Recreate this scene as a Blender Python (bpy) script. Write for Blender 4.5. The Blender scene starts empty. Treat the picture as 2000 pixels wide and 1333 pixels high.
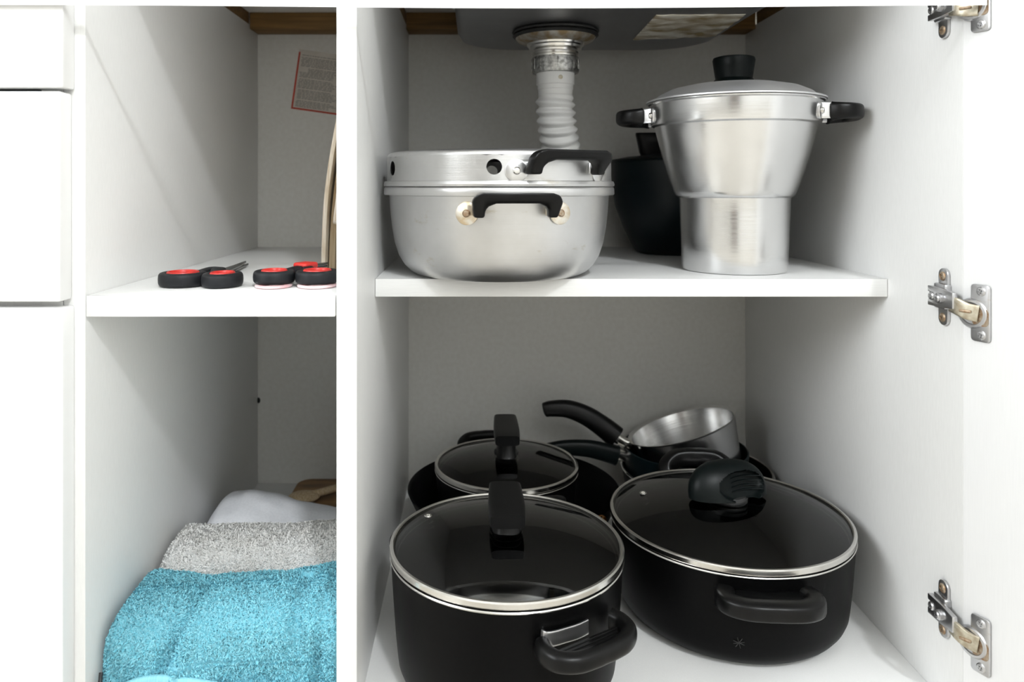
import bpy, bmesh, math, random
import numpy as np
from mathutils import Vector, Matrix, noise

random.seed(7)
np.random.seed(7)
sc = bpy.context.scene
COL = sc.collection
PI = math.pi
CZ = 0.565                      # height of the lens above the room floor
FL = 0.12                       # height of the cabinet's bottom board
SH = CZ - 0.0915                # height of the shelves' top faces

# ------------------------------------------------------------------ camera
cam = bpy.data.cameras.new('camera')
cam_o = bpy.data.objects.new('camera', cam)
COL.objects.link(cam_o)
cam_o.location = (0, -0.625, CZ)
cam_o.rotation_euler = (PI / 2, 0, 0)
cam.sensor_width = 36
cam.lens = 36 * 1469 / 2000
cam.shift_x = 0.0375
cam.shift_y = -0.15175
cam.clip_start = 0.01
cam.dof.use_dof = True
cam.dof.focus_distance = 0.70
cam.dof.aperture_fstop = 7.0
sc.camera = cam_o

# ------------------------------------------------------------------ world and light
w = bpy.data.worlds.new('daylight')
sc.world = w
w.use_nodes = True
w.node_tree.nodes['Background'].inputs[0].default_value = (0.92, 0.96, 1.0, 1)
w.node_tree.nodes['Background'].inputs[1].default_value = 1.0


def lamp(name, kind, loc, energy, color, **kw):
    l = bpy.data.lights.new(name, kind)
    l.energy = energy
    l.color = color
    for k, v in kw.items():
        setattr(l, k, v)
    o = bpy.data.objects.new(name, l)
    COL.objects.link(o)
    o.location = loc
    return o


# the ceiling lamp's bulb: above and a little to the right of the photographer
lamp('ceiling_bulb', 'POINT', (0.78, -2.62, 2.93), 188, (0.94, 0.975, 1.0), shadow_soft_size=0.105)
# daylight through the window in the left wall
wl = lamp('window_daylight', 'AREA', (-1.93, -1.15, 1.65), 64, (0.94, 0.975, 1.0), shape='RECTANGLE', size=1.4, size_y=1.2)
wl.rotation_euler = (PI / 2, 0, -PI / 2)          # shines along +x, across the room

sc.view_settings.view_transform = 'Standard'
sc.view_settings.look = 'None'
sc.view_settings.gamma = 1
sc.view_settings.use_curve_mapping = False
sc.view_settings.exposure = -0.06
sc.cycles.max_bounces = 10
sc.cycles.diffuse_bounces = 5
sc.cycles.transparent_max_bounces = 12
sc.cycles.use_denoising = True
sc.cycles.caustics_reflective = False
sc.cycles.caustics_refractive = False
sc.cycles.sample_clamp_indirect = 6


# ------------------------------------------------------------------ materials
def mat(name, color, rough=0.5, metal=0.0, spec=0.5, build=None, **kw):
    m = bpy.data.materials.new(name)
    m.use_nodes = True
    nt = m.node_tree
    b = nt.nodes['Principled BSDF']
    b.inputs['Base Color'].default_value = (*color, 1)
    b.inputs['Roughness'].default_value = rough
    b.inputs['Metallic'].default_value = metal
    b.inputs['Specular IOR Level'].default_value = spec
    for k, v in kw.items():
        b.inputs[k].default_value = v
    if build:
        build(nt, b)
    return m


def tex(nt, scale=(1, 1, 1), nscale=1.0, detail=3, rough=0.5):
    tc = nt.nodes.new('ShaderNodeTexCoord')
    mp = nt.nodes.new('ShaderNodeMapping')
    mp.inputs['Scale'].default_value = scale
    nt.links.new(tc.outputs['Object'], mp.inputs['Vector'])
    n = nt.nodes.new('ShaderNodeTexNoise')
    n.inputs['Scale'].default_value = nscale
    n.inputs['Detail'].default_value = detail
    n.inputs['Roughness'].default_value = rough
    nt.links.new(mp.outputs[0], n.inputs['Vector'])
    return n


def ramp(nt, src, stops):
    r = nt.nodes.new('ShaderNodeValToRGB')
    els = r.color_ramp.elements
    while len(els) < len(stops):
        els.new(0.5)
    for e, (p, c) in zip(els, stops):
        e.position = p
        e.color = (*c, 1)
    nt.links.new(src, r.inputs[0])
    return r


def bump(nt, b, src, strength, dist):
    bp = nt.nodes.new('ShaderNodeBump')
    bp.inputs['Strength'].default_value = strength
    bp.inputs['Distance'].default_value = dist
    nt.links.new(src, bp.inputs['Height'])
    nt.links.new(bp.outputs[0], b.inputs['Normal'])
    return bp


def two_tone(c1, c2, scale=(1, 1, 1), nscale=20, bstr=0.0, bdist=0.0005, detail=3, lo=0.35, hi=0.65):
    def f(nt, b):
        n = tex(nt, scale, nscale, detail)
        r = ramp(nt, n.outputs['Fac'], [(lo, c1), (hi, c2)])
        nt.links.new(r.outputs[0], b.inputs['Base Color'])
        if bstr:
            bump(nt, b, n.outputs['Fac'], bstr, bdist)
    return f


def brushed(c1, c2, streak=(6, 6, 260), stain=None, r0=0.22, r1=0.38):
    def f(nt, b):
        n = tex(nt, streak, 1.0, 4, 0.6)
        big = tex(nt, (1, 1, 1), 14, 4, 0.6)
        r = ramp(nt, big.outputs['Fac'], [(0.3, c1), (0.7, c2)])
        out = r.outputs[0]
        if stain:
            s = tex(nt, (1, 1, 2.5), 24, 6, 0.7)
            sr = ramp(nt, s.outputs['Fac'], [(0.62, (0, 0, 0)), (0.74, (1, 1, 1))])
            mx = nt.nodes.new('ShaderNodeMix')
            mx.data_type = 'RGBA'
            nt.links.new(sr.outputs[0], mx.inputs['Factor'])
            nt.links.new(out, mx.inputs['A'])
            mx.inputs['B'].default_value = (*stain, 1)
            out = mx.outputs['Result']
        nt.links.new(out, b.inputs['Base Color'])
        rr = nt.nodes.new('ShaderNodeMapRange')
        rr.inputs['To Min'].default_value = r0
        rr.inputs['To Max'].default_value = r1
        nt.links.new(big.outputs['Fac'], rr.inputs['Value'])
        nt.links.new(rr.outputs[0], b.inputs['Roughness'])
        bump(nt, b, n.outputs['Fac'], 0.22, 0.0006)
    return f


M = {}
M['laminate'] = mat('white_laminate', (0.80, 0.80, 0.79), 0.42, build=two_tone((0.80, 0.80, 0.79), (0.83, 0.83, 0.82), (40, 40, 3), 30, 0.05, 0.0002))
M['backing'] = mat('back_panel_laminate', (0.68, 0.665, 0.63), 0.5, build=two_tone((0.73, 0.715, 0.675), (0.77, 0.76, 0.725), (1, 1, 1), 160, 0.04, 0.0002))
M['edging'] = mat('white_edge_band', (0.82, 0.82, 0.81), 0.4, build=two_tone((0.80, 0.80, 0.79), (0.83, 0.83, 0.82), (3, 3, 60), 20))
M['glue'] = mat('grey_glue_line', (0.30, 0.29, 0.28), 0.6, build=two_tone((0.25, 0.245, 0.24), (0.36, 0.35, 0.34), (1, 1, 1), 90))
M['drawer'] = mat('white_drawer_lacquer', (0.86, 0.86, 0.855), 0.35, build=two_tone((0.85, 0.85, 0.845), (0.87, 0.87, 0.865), (1, 1, 1), 12))
M['door'] = mat('white_door_laminate', (0.86, 0.86, 0.86), 0.4, build=two_tone((0.85, 0.85, 0.85), (0.87, 0.87, 0.87), (60, 60, 2), 20, 0.03, 0.0002))
M['stone'] = mat('white_counter_stone', (0.87, 0.87, 0.865), 0.3, build=two_tone((0.86, 0.86, 0.855), (0.88, 0.88, 0.875), (1, 1, 1), 60))
M['batten'] = mat('brown_pine', (0.30, 0.17, 0.05), 0.7, build=two_tone((0.12, 0.062, 0.012), (0.20, 0.105, 0.028), (4, 80, 80), 3, 0.2, 0.0005))
M['alu'] = mat('aluminium', (0.70, 0.70, 0.70), 0.30, 1.0, build=brushed((0.66, 0.66, 0.66), (0.74, 0.74, 0.74)))
M['alu_worn'] = mat('worn_aluminium', (0.80, 0.80, 0.80), 0.34, 1.0, build=brushed((0.57, 0.57, 0.565), (0.68, 0.68, 0.68), stain=(0.52, 0.49, 0.43), r0=0.30, r1=0.46))
M['alu_tall'] = mat('polished_aluminium', (0.82, 0.82, 0.82), 0.24, 1.0, build=brushed((0.70, 0.70, 0.70), (0.78, 0.78, 0.78), r0=0.17, r1=0.30))
M['alu_satin'] = mat('satin_aluminium', (0.78, 0.78, 0.79), 0.5, 1.0, build=brushed((0.76, 0.76, 0.77), (0.82, 0.82, 0.83), r0=0.42, r1=0.55))
M['tab'] = mat('stained_tab_metal', (0.75, 0.70, 0.60), 0.4, 1.0, build=two_tone((0.62, 0.50, 0.34), (0.80, 0.77, 0.70), (1, 1, 1), 130))
M['steel'] = mat('stainless_rim', (0.72, 0.70, 0.67), 0.18, 1.0, build=brushed((0.69, 0.67, 0.63), (0.76, 0.75, 0.72), r0=0.12, r1=0.24))
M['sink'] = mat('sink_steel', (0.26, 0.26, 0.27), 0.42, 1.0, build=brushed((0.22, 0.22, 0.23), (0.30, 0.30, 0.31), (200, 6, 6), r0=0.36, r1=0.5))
M['zinc'] = mat('hinge_zinc', (0.56, 0.56, 0.57), 0.30, 1.0, build=brushed((0.50, 0.50, 0.51), (0.62, 0.62, 0.63), (50, 50, 50), stain=(0.45, 0.38, 0.31), r0=0.22, r1=0.40))
M['rust'] = mat('rusty_steel', (0.50, 0.36, 0.22), 0.5, 0.7, build=two_tone((0.26, 0.15, 0.075), (0.46, 0.39, 0.30), (1, 1, 1), 260))
M['arm'] = mat('brassy_hinge_arm', (0.52, 0.48, 0.38), 0.42, 1.0, build=two_tone((0.42, 0.36, 0.27), (0.60, 0.57, 0.47), (1, 1, 1), 220))
M['bake'] = mat('black_bakelite', (0.005, 0.005, 0.005), 0.34, spec=0.22, build=two_tone((0.0022, 0.0022, 0.0022), (0.0035, 0.0035, 0.0035), (1, 1, 1), 90))
M['bake_green'] = mat('green_black_bakelite', (0.004, 0.007, 0.007), 0.38, spec=0.14, build=two_tone((0.0020, 0.0036, 0.0036), (0.0035, 0.0055, 0.0055), (1, 1, 1), 90))
M['nonstick'] = mat('black_enamel', (0.006, 0.006, 0.006), 0.42, spec=0.08, build=two_tone((0.0010, 0.0010, 0.0011), (0.0020, 0.0020, 0.0020), (1, 1, 1), 300, 0.04, 0.0002))
M['nonstick_in'] = mat('black_nonstick', (0.003, 0.003, 0.003), 0.5, spec=0.15, build=two_tone((0.002, 0.004, 0.004), (0.006, 0.006, 0.006), (1, 1, 1), 300))
M['teal'] = mat('dark_teal_enamel', (0.002, 0.007, 0.009), 0.4, spec=0.3, build=two_tone((0.0015, 0.006, 0.008), (0.0025, 0.008, 0.010), (1, 1, 1), 60))
M['rubber'] = mat('black_rubber', (0.014, 0.014, 0.014), 0.6, build=two_tone((0.011, 0.011, 0.011), (0.018, 0.018, 0.018), (1, 1, 1), 90))
M['grime'] = mat('grimy_flange_metal', (0.40, 0.36, 0.26), 0.5, 0.8, build=two_tone((0.30, 0.22, 0.12), (0.48, 0.46, 0.42), (1, 1, 1), 90))
M['castnut'] = mat('pitted_drain_nut', (0.42, 0.42, 0.41), 0.38, 1.0, build=two_tone((0.22, 0.22, 0.21), (0.55, 0.55, 0.54), (1, 1, 1), 260, 0.4, 0.0006))
M['pipe'] = mat('white_pipe_plastic', (0.86, 0.86, 0.85), 0.4, build=two_tone((0.91, 0.91, 0.90), (0.94, 0.94, 0.935), (1, 1, 1), 40))
M['scale'] = mat('yellowed_spot', (0.62, 0.56, 0.44), 0.5, build=two_tone((0.55, 0.48, 0.34), (0.70, 0.65, 0.54), (1, 1, 1), 300))
M['red'] = mat('red_plastic', (0.62, 0.025, 0.018), 0.4, build=two_tone((0.58, 0.020, 0.015), (0.66, 0.03, 0.02), (1, 1, 1), 90))
M['grip'] = mat('charcoal_grip_rubber', (0.012, 0.013, 0.015), 0.5, spec=0.25, build=two_tone((0.009, 0.010, 0.012), (0.014, 0.0155, 0.018), (1, 1, 1), 120))
M['pink'] = mat('pale_pink', (0.80, 0.55, 0.56), 0.4, build=two_tone((0.74, 0.40, 0.42), (0.86, 0.74, 0.75), (1, 1, 1), 60))
M['blade'] = mat('dark_scissor_steel', (0.16, 0.16, 0.16), 0.35, 1.0, build=brushed((0.13, 0.13, 0.13), (0.20, 0.20, 0.20), (120, 4, 4)))
M['ply'] = mat('pale_plywood', (0.74, 0.65, 0.52), 0.6, build=two_tone((0.60, 0.49, 0.35), (0.84, 0.78, 0.68), (50, 50, 3), 10, 0.1, 0.0004))
M['ply_dark'] = mat('tan_plywood', (0.52, 0.40, 0.25), 0.6, build=two_tone((0.44, 0.32, 0.18), (0.60, 0.48, 0.32), (50, 50, 3), 10, 0.1, 0.0004))
M['board'] = mat('brown_board_wood', (0.24, 0.13, 0.05), 0.6, build=two_tone((0.15, 0.085, 0.04), (0.33, 0.19, 0.08), (10, 60, 10), 2.5, 0.1, 0.0004))
M['paper'] = mat('yellowed_paper', (0.62, 0.58, 0.52), 0.8, build=two_tone((0.58, 0.54, 0.48), (0.66, 0.62, 0.56), (1, 1, 1), 40))
M['print'] = mat('grey_print_ink', (0.20, 0.19, 0.17), 0.8, build=two_tone((0.16, 0.15, 0.14), (0.30, 0.28, 0.26), (1, 1, 1), 600))
M['red_print'] = mat('red_print_ink', (0.48, 0.055, 0.03), 0.7, build=two_tone((0.42, 0.05, 0.025), (0.54, 0.07, 0.04), (1, 1, 1), 120))
M['dull'] = mat('dull_grey', (0.30, 0.30, 0.29), 0.45, 0.0, build=two_tone((0.27, 0.27, 0.26), (0.33, 0.33, 0.32), (1, 1, 1), 90))
M['foil'] = mat('crinkled_stained_label', (0.60, 0.56, 0.44), 0.55, build=two_tone((0.36, 0.27, 0.13), (0.90, 0.87, 0.78), (1, 2.2, 1), 26, 0.6, 0.004, 6, 0.36, 0.60))
M['blue'] = mat('turquoise_terry', (0.13, 0.42, 0.54), 0.95, spec=0.1, build=two_tone((0.17, 0.51, 0.63), (0.27, 0.62, 0.73), (1, 1, 1), 420, 0, 0, 4, 0.40, 0.60))
M['blue_hem'] = mat('pale_turquoise_hem', (0.42, 0.72, 0.80), 0.9, spec=0.1, build=two_tone((0.24, 0.56, 0.64), (0.30, 0.62, 0.70), (200, 6, 6), 6, 0.2, 0.0005))
M['white_terry'] = mat('white_terry', (0.82, 0.81, 0.80), 0.95, spec=0.1, build=two_tone((0.77, 0.76, 0.74), (0.86, 0.86, 0.85), (1, 1, 1), 40, 0, 0, 4))
M['cloth'] = mat('cool_white_cotton', (0.78, 0.79, 0.83), 0.9, spec=0.1, build=two_tone((0.75, 0.76, 0.80), (0.81, 0.82, 0.86), (1, 1, 1), 400, 0.2, 0.0004))
M['cord'] = mat('black_cord', (0.012, 0.012, 0.014), 0.5, build=two_tone((0.010, 0.010, 0.012), (0.016, 0.016, 0.018), (1, 1, 1), 90))
M['copper'] = mat('coppery_rivet', (0.62, 0.30, 0.10), 0.3, 1.0, build=two_tone((0.50, 0.22, 0.07), (0.72, 0.38, 0.14), (1, 1, 1), 90))
M['paint'] = mat('cream_wall_paint', (0.50, 0.47, 0.41), 0.8, build=two_tone((0.70, 0.685, 0.655), (0.72, 0.705, 0.675), (1, 1, 1), 30))
M['white_paint'] = mat('white_front_wall_paint', (0.84, 0.84, 0.83), 0.8, build=two_tone((0.83, 0.83, 0.82), (0.85, 0.85, 0.84), (1, 1, 1), 30))
M['dark_wood'] = mat('dark_door_wood', (0.06, 0.035, 0.02), 0.4, build=two_tone((0.045, 0.026, 0.014), (0.075, 0.045, 0.026), (30, 30, 2), 3))
M['tile'] = mat('beige_floor_tile', (0.42, 0.38, 0.32), 0.35, build=two_tone((0.48, 0.45, 0.40), (0.54, 0.51, 0.46), (1, 1, 1), 8))
M['grout'] = mat('grey_grout', (0.35, 0.34, 0.33), 0.8, build=two_tone((0.33, 0.32, 0.31), (0.38, 0.37, 0.36), (1, 1, 1), 60))


def glass_mat():
    m = bpy.data.materials.new('clear_lid_glass')
    m.use_nodes = True
    nt = m.node_tree
    nt.nodes.clear()
    out = nt.nodes.new('ShaderNodeOutputMaterial')
    tr = nt.nodes.new('ShaderNodeBsdfTransparent')
    tr.inputs[0].default_value = (0.84, 0.85, 0.85, 1)
    gl = nt.nodes.new('ShaderNodeBsdfGlossy')
    gl.inputs['Roughness'].default_value = 0.03
    gl.inputs['Color'].default_value = (1, 1, 1, 1)
    fr = nt.nodes.new('ShaderNodeFresnel')
    fr.inputs['IOR'].default_value = 1.45
    mx = nt.nodes.new('ShaderNodeMixShader')
    nt.links.new(fr.outputs[0], mx.inputs[0])
    nt.links.new(tr.outputs[0], mx.inputs[1])
    nt.links.new(gl.outputs[0], mx.inputs[2])
    nt.links.new(mx.outputs[0], out.inputs[0])
    return m


M['glass'] = glass_mat()


def glow_mat(name, color, strength):
    m = bpy.data.materials.new(name)
    m.use_nodes = True
    b = m.node_tree.nodes['Principled BSDF']
    b.inputs['Base Color'].default_value = (0.8, 0.8, 0.8, 1)
    b.inputs['Emission Color'].default_value = (*color, 1)
    b.inputs['Emission Strength'].default_value = strength
    return m


M['glow'] = glow_mat('lit_lamp_shade', (1, 0.97, 0.92), 6.0)


# ------------------------------------------------------------------ object helpers
def finish(name, bm, m, parent=None, smooth=True, angle=35):
    me = bpy.data.meshes.new(name)
    bm.normal_update()
    bm.to_mesh(me)
    bm.free()
    for mm in (m if isinstance(m, list) else [m]):
        me.materials.append(mm)
    if smooth:
        me.polygons.foreach_set('use_smooth', [True] * len(me.polygons))
        me.set_sharp_from_angle(angle=math.radians(angle))
    o = bpy.data.objects.new(name, me)
    COL.objects.link(o)
    if parent:
        o.parent = parent
    return o


def raw(name, verts, faces, m, parent=None, smooth=True):
    me = bpy.data.meshes.new(name)
    me.from_pydata(verts, [], faces)
    me.materials.append(m)
    if smooth:
        me.polygons.foreach_set('use_smooth', [True] * len(me.polygons))
    me.update()
    o = bpy.data.objects.new(name, me)
    COL.objects.link(o)
    if parent:
        o.parent = parent
    return o


def tag(o, label=None, cat=None, group=None, kind=None):
    if label:
        o['label'] = label
    if cat:
        o['category'] = cat
    if group:
        o['group'] = group
    if kind:
        o['kind'] = kind
    return o


def thing(name, label, cat, loc=(0, 0, 0), rotz=0, group=None):
    o = bpy.data.objects.new(name, None)
    o.empty_display_size = 0.05
    COL.objects.link(o)
    o.location = loc
    o.rotation_euler = (0, 0, rotz)
    return tag(o, label, cat, group)


def box(bm, lo, hi, bev=0.0, seg=2, mx=None):
    b2 = bmesh.new()
    bmesh.ops.create_cube(b2, size=1.0)
    c = [(a + b) / 2 for a, b in zip(lo, hi)]
    s = [abs(b - a) for a, b in zip(lo, hi)]
    for v in b2.verts:
        v.co = Vector((v.co.x * s[0] + c[0], v.co.y * s[1] + c[1], v.co.z * s[2] + c[2]))
    if bev:
        bmesh.ops.bevel(b2, geom=b2.edges[:], offset=bev, segments=seg, affect='EDGES', profile=0.5)
    if mx is not None:
        b2.transform(mx)
    merge(bm, b2)
    return bm


def merge(bm, b2):
    me = bpy.data.meshes.new('tmp')
    b2.to_mesh(me)
    b2.free()
    bm.from_mesh(me)
    bpy.data.meshes.remove(me)


def panel(name, lo, hi, m, parent=None, bev=0.0006):
    bm = bmesh.new()
    box(bm, lo, hi, bev, 2)
    return finish(name, bm, m, parent)


def lathe(bm, prof, n=96, mx=None, close=False):
    b2 = bmesh.new()
    rings = []
    for r, z in prof:
        if r < 1e-6:
            rings.append([b2.verts.new((0, 0, z))])
        else:
            rings.append([b2.verts.new((r * math.cos(2 * PI * i / n), r * math.sin(2 * PI * i / n), z)) for i in range(n)])
    seq = list(zip(rings[:-1], rings[1:]))
    if close:
        seq.append((rings[-1], rings[0]))
    for a, b in seq:
        for i in range(n):
            j = (i + 1) % n
            if len(a) == 1 and len(b) == 1:
                continue
            if len(a) == 1:
                b2.faces.new((a[0], b[j], b[i]))
            elif len(b) == 1:
                b2.faces.new((a[i], a[j], b[0]))
            else:
                b2.faces.new((a[i], a[j], b[j], b[i]))
    bmesh.ops.recalc_face_normals(b2, faces=b2.faces[:])
    if mx is not None:
        b2.transform(mx)
    merge(bm, b2)
    return bm


def spline(pts, k=6):
    pts = [Vector(p) for p in pts]
    out = []
    n = len(pts)
    for i in range(n - 1):
        p0 = pts[max(i - 1, 0)]
        p1, p2 = pts[i], pts[i + 1]
        p3 = pts[min(i + 2, n - 1)]
        for j in range(k):
            t = j / k
            out.append(0.5 * ((2 * p1) + (p2 - p0) * t + (2 * p0 - 5 * p1 + 4 * p2 - p3) * t * t + (3 * p1 - p0 - 3 * p2 + p3) * t ** 3))
    out.append(pts[-1].copy())
    return out


def super_section(a, b, n=20, e=2.0):
    s = []
    for i in range(n):
        t = 2 * PI * i / n
        c, d = math.cos(t), math.sin(t)
        s.append((math.copysign(abs(c) ** (2 / e), c) * a, math.copysign(abs(d) ** (2 / e), d) * b))
    return s


def sweep(bm, pts, sect, up=(0, 0, 1), scale=None, mx=None):
    """sect: list of (side, up) offsets; scale(t) -> factor or pair"""
    b2 = bmesh.new()
    up = Vector(up)
    n = len(pts)
    rings = []
    for i, p in enumerate(pts):
        tan = (pts[min(i + 1, n - 1)] - pts[max(i - 1, 0)]).normalized()
        side = tan.cross(up)
        if side.length < 1e-5:
            side = Vector((1, 0, 0))
        side.normalize()
        u = side.cross(tan).normalized()
        f = scale(i / (n - 1)) if scale else 1.0
        fa, fb = f if isinstance(f, tuple) else (f, f)
        rings.append([b2.verts.new(p + side * (a * fa) + u * (b * fb)) for a, b in sect])
    m = len(sect)
    for a, b in zip(rings[:-1], rings[1:]):
        for i in range(m):
            j = (i + 1) % m
            b2.faces.new((a[i], a[j], b[j], b[i]))
    b2.faces.new(rings[0])
    b2.faces.new(rings[-1])
    bmesh.ops.recalc_face_normals(b2, faces=b2.faces[:])
    if mx is not None:
        b2.transform(mx)
    merge(bm, b2)
    return bm


def prism(bm, outline, z0, z1, bev=0.0, mx=None, seg=2):
    b2 = bmesh.new()
    vs = [b2.verts.new((x, y, z0)) for x, y in outline]
    f = b2.faces.new(vs)
    r = bmesh.ops.extrude_face_region(b2, geom=[f])
    for v in r['geom']:
        if isinstance(v, bmesh.types.BMVert):
            v.co.z = z1
    bmesh.ops.recalc_face_normals(b2, faces=b2.faces[:])
    if bev:
        es = [e for e in b2.edges if e.calc_face_angle(0) > 0.6]
        bmesh.ops.bevel(b2, geom=es, offset=bev, segments=seg, affect='EDGES', profile=0.5)
    if mx is not None:
        b2.transform(mx)
    merge(bm, b2)
    return bm


def ball(bm, r, loc, sc_=(1, 1, 1), seg=24, mx=None):
    b2 = bmesh.new()
    bmesh.ops.create_uvsphere(b2, u_segments=seg, v_segments=seg // 2, radius=r)
    for v in b2.verts:
        v.co = Vector((v.co.x * sc_[0] + loc[0], v.co.y * sc_[1] + loc[1], v.co.z * sc_[2] + loc[2]))
    if mx is not None:
        b2.transform(mx)
    merge(bm, b2)
    return bm


def rounded(x0, y0, x1, y1, r, n=5):
    pts = []
    for cx, cy, a in ((x1 - r, y1 - r, 0), (x0 + r, y1 - r, PI / 2), (x0 + r, y0 + r, PI), (x1 - r, y0 + r, 1.5 * PI)):
        for i in range(n + 1):
            t = a + PI / 2 * i / n
            pts.append((cx + r * math.cos(t), cy + r * math.sin(t)))
    return pts


def RZ(a):
    return Matrix.Rotation(a, 4, 'Z')


def T(x, y, z):
    return Matrix.Translation((x, y, z))


# ------------------------------------------------------------------ the kitchen around the cabinet
def struct(name, lo, hi, m, bev=0.0):
    bm = bmesh.new()
    box(bm, lo, hi, bev)
    return tag(finish(name, bm, m, None, smooth=False), kind='structure')


X0, X1, Y0, Y1, ZC = -2.0, 2.4, -3.4, 0.56, 3.06
struct('floor', (X0 - 0.1, Y0 - 0.1, -0.06), (X1 + 0.1, Y1 + 0.1, 0), M['tile'])
struct('ceiling', (X0 - 0.1, Y0 - 0.1, ZC), (X1 + 0.1, Y1 + 0.1, ZC + 0.08), M['white_paint'])
struct('wall_back', (X0 - 0.1, Y1, 0), (X1 + 0.1, Y1 + 0.1, ZC), M['paint'])
struct('wall_front', (X0 - 0.1, Y0 - 0.1, 0), (X1 + 0.1, Y0, ZC), M['white_paint'])
struct('wall_right', (X1, Y0, 0), (X1 + 0.1, Y1, ZC), M['paint'])
bm = bmesh.new()                                    # left wall with its window opening
wy0, wy1, wz0, wz1 = -1.90, -0.40, 1.00, 2.30
box(bm, (X0 - 0.1, Y0, 0), (X0, wy0, ZC))
box(bm, (X0 - 0.1, wy1, 0), (X0, Y1, ZC))
box(bm, (X0 - 0.1, wy0, 0), (X0, wy1, wz0))
box(bm, (X0 - 0.1, wy0, wz1), (X0, wy1, ZC))
tag(finish('wall_left', bm, M['paint'], smooth=False), kind='structure')
win = tag(bpy.data.objects.new('window_1', None), kind='structure')
COL.objects.link(win)
bm = bmesh.new()
for lo, hi in (((X0 - .08, wy0, wz0), (X0 - .03, wy0 + .05, wz1)), ((X0 - .08, wy1 - .05, wz0), (X0 - .03, wy1, wz1)),
               ((X0 - .08, wy0, wz0), (X0 - .03, wy1, wz0 + .05)), ((X0 - .08, wy0, wz1 - .05), (X0 - .03, wy1, wz1))):
    box(bm, lo, hi, 0.004)
finish('window_frame', bm, M['edging'], win)
panel('pane', (X0 - .06, wy0 + .045, wz0 + .045), (X0 - .055, wy1 - .045, wz1 - .045), M['glass'], win)

dr_ = tag(bpy.data.objects.new('added_door', None), kind='structure')  # unseen door, added so the shiny pots reflect a dark band
COL.objects.link(dr_)
panel('door_leaf', (-1.32, Y0 + 0.002, 0.01), (-0.48, Y0 + 0.045, 2.08), M['dark_wood'], dr_, 0.003)
for lo, hi in (((-1.39, Y0 + 0.001, 0), (-1.325, Y0 + 0.06, 2.15)), ((-0.475, Y0 + 0.001, 0), (-0.41, Y0 + 0.06, 2.15)), ((-1.325, Y0 + 0.001, 2.085), (-0.475, Y0 + 0.06, 2.15))):
    panel('door_frame', lo, hi, M['dark_wood'], dr_, 0.003)
bm = bmesh.new()
lathe(bm, [(0, 0.075), (0.022, 0.07), (0.027, 0.055), (0.012, 0.04), (0.012, 0.01), (0.025, 0.0), (0, 0)], 24, T(-0.56, Y0 + 0.045, 1.0) @ Matrix.Rotation(-PI / 2, 4, 'X'))
finish('door_knob', bm, M['steel'], dr_)

cl = thing('ceiling_lamp', 'round white glowing lamp under the kitchen ceiling, above the photographer', 'lamp', (0.78, -2.62, ZC))
bm = bmesh.new()
lathe(bm, [(0, 0), (0.07, 0), (0.07, -0.012), (0.05, -0.03), (0.0, -0.03)], 48)
finish('ceiling_rose', bm, M['edging'], cl)
bm = bmesh.new()
lathe(bm, [(0.03, -0.03), (0.10, -0.045), (0.118, -0.05), (0.118, -0.054), (0.03, -0.04)], 48)
finish('lamp_shade', bm, M['glow'], cl)

# ------------------------------------------------------------------ the base cabinet
XL, XD0, XD1, XR = -0.3226, -0.1140, -0.0970, 0.4064       # inner faces of the compartments
YB = 0.5
TOP = CZ + 0.2325
cab = thing('base_cabinet', 'white laminate sink base cabinet with open shelves and one open door', 'cabinet')
panel('side_panel', (XL - 0.018, 0, 0.10), (XL, YB, TOP), M['laminate'], cab)
panel('side_panel', (XR, 0, 0.10), (XR + 0.018, YB, TOP), M['laminate'], cab, 0.0002)
panel('divider_panel', (XD0, 0, FL), (XD1, YB, TOP), M['laminate'], cab)
panel('back_panel', (XL - 0.018, YB, 0.10), (XR + 0.018, YB + 0.006, CZ + 0.25), M['backing'], cab)
panel('bottom_panel', (XL, 0.002, FL - 0.018), (XR, YB, FL), M['laminate'], cab)
panel('toe_kick', (XL - 0.018, 0.05, 0), (XR + 0.018, 0.066, FL - 0.0185), M['laminate'], cab)


def shelf(x0, x1, y0):
    s = panel('shelf', (x0, y0 + 0.0008, SH - 0.0172), (x1, YB, SH), M['laminate'], cab)
    panel('edge_band', (x0 + 0.0004, y0, SH - 0.0174), (x1 - 0.0004, y0 + 0.0010, SH + 0.0001), M['edging'], s, 0.0003)
    panel('glue_line', (x0 + 0.0004, y0 + 0.0009, SH - 0.001), (x1 - 0.0004, y0 + 0.0016, SH + 0.00015), M['glue'], s, 0)
    return s


shelf(XL + 0.0003, XD0 - 0.0010, 0.0)
shelf(XD1 + 0.0003, XR - 0.0003, 0.1125)
panel('back_rail', (XL, 0.459, CZ + 0.2262), (XD0, YB, CZ + 0.25), M['batten'], cab)
panel('back_rail', (XD1, 0.459, CZ + 0.2262), (XR, YB, CZ + 0.25), M['batten'], cab)
for x0, x1 in ((XL - 0.018, XL - 0.001), (XD0, XD1), (XR + 0.001, XR + 0.018)):
    panel('top_batten', (x0, 0.004, TOP), (x1, 0.458, CZ + 0.25), M['batten'], cab)
# small dark screw hole in the lower left back corner
bm = bmesh.new()
ball(bm, 0.0028, (XL + 0.001, 0.499, CZ - 0.321), (1, 1, 1.5), 12)
tag(finish('screw_plug', bm, M['rubber'], cab), 'tiny dark plug in the back corner')

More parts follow.
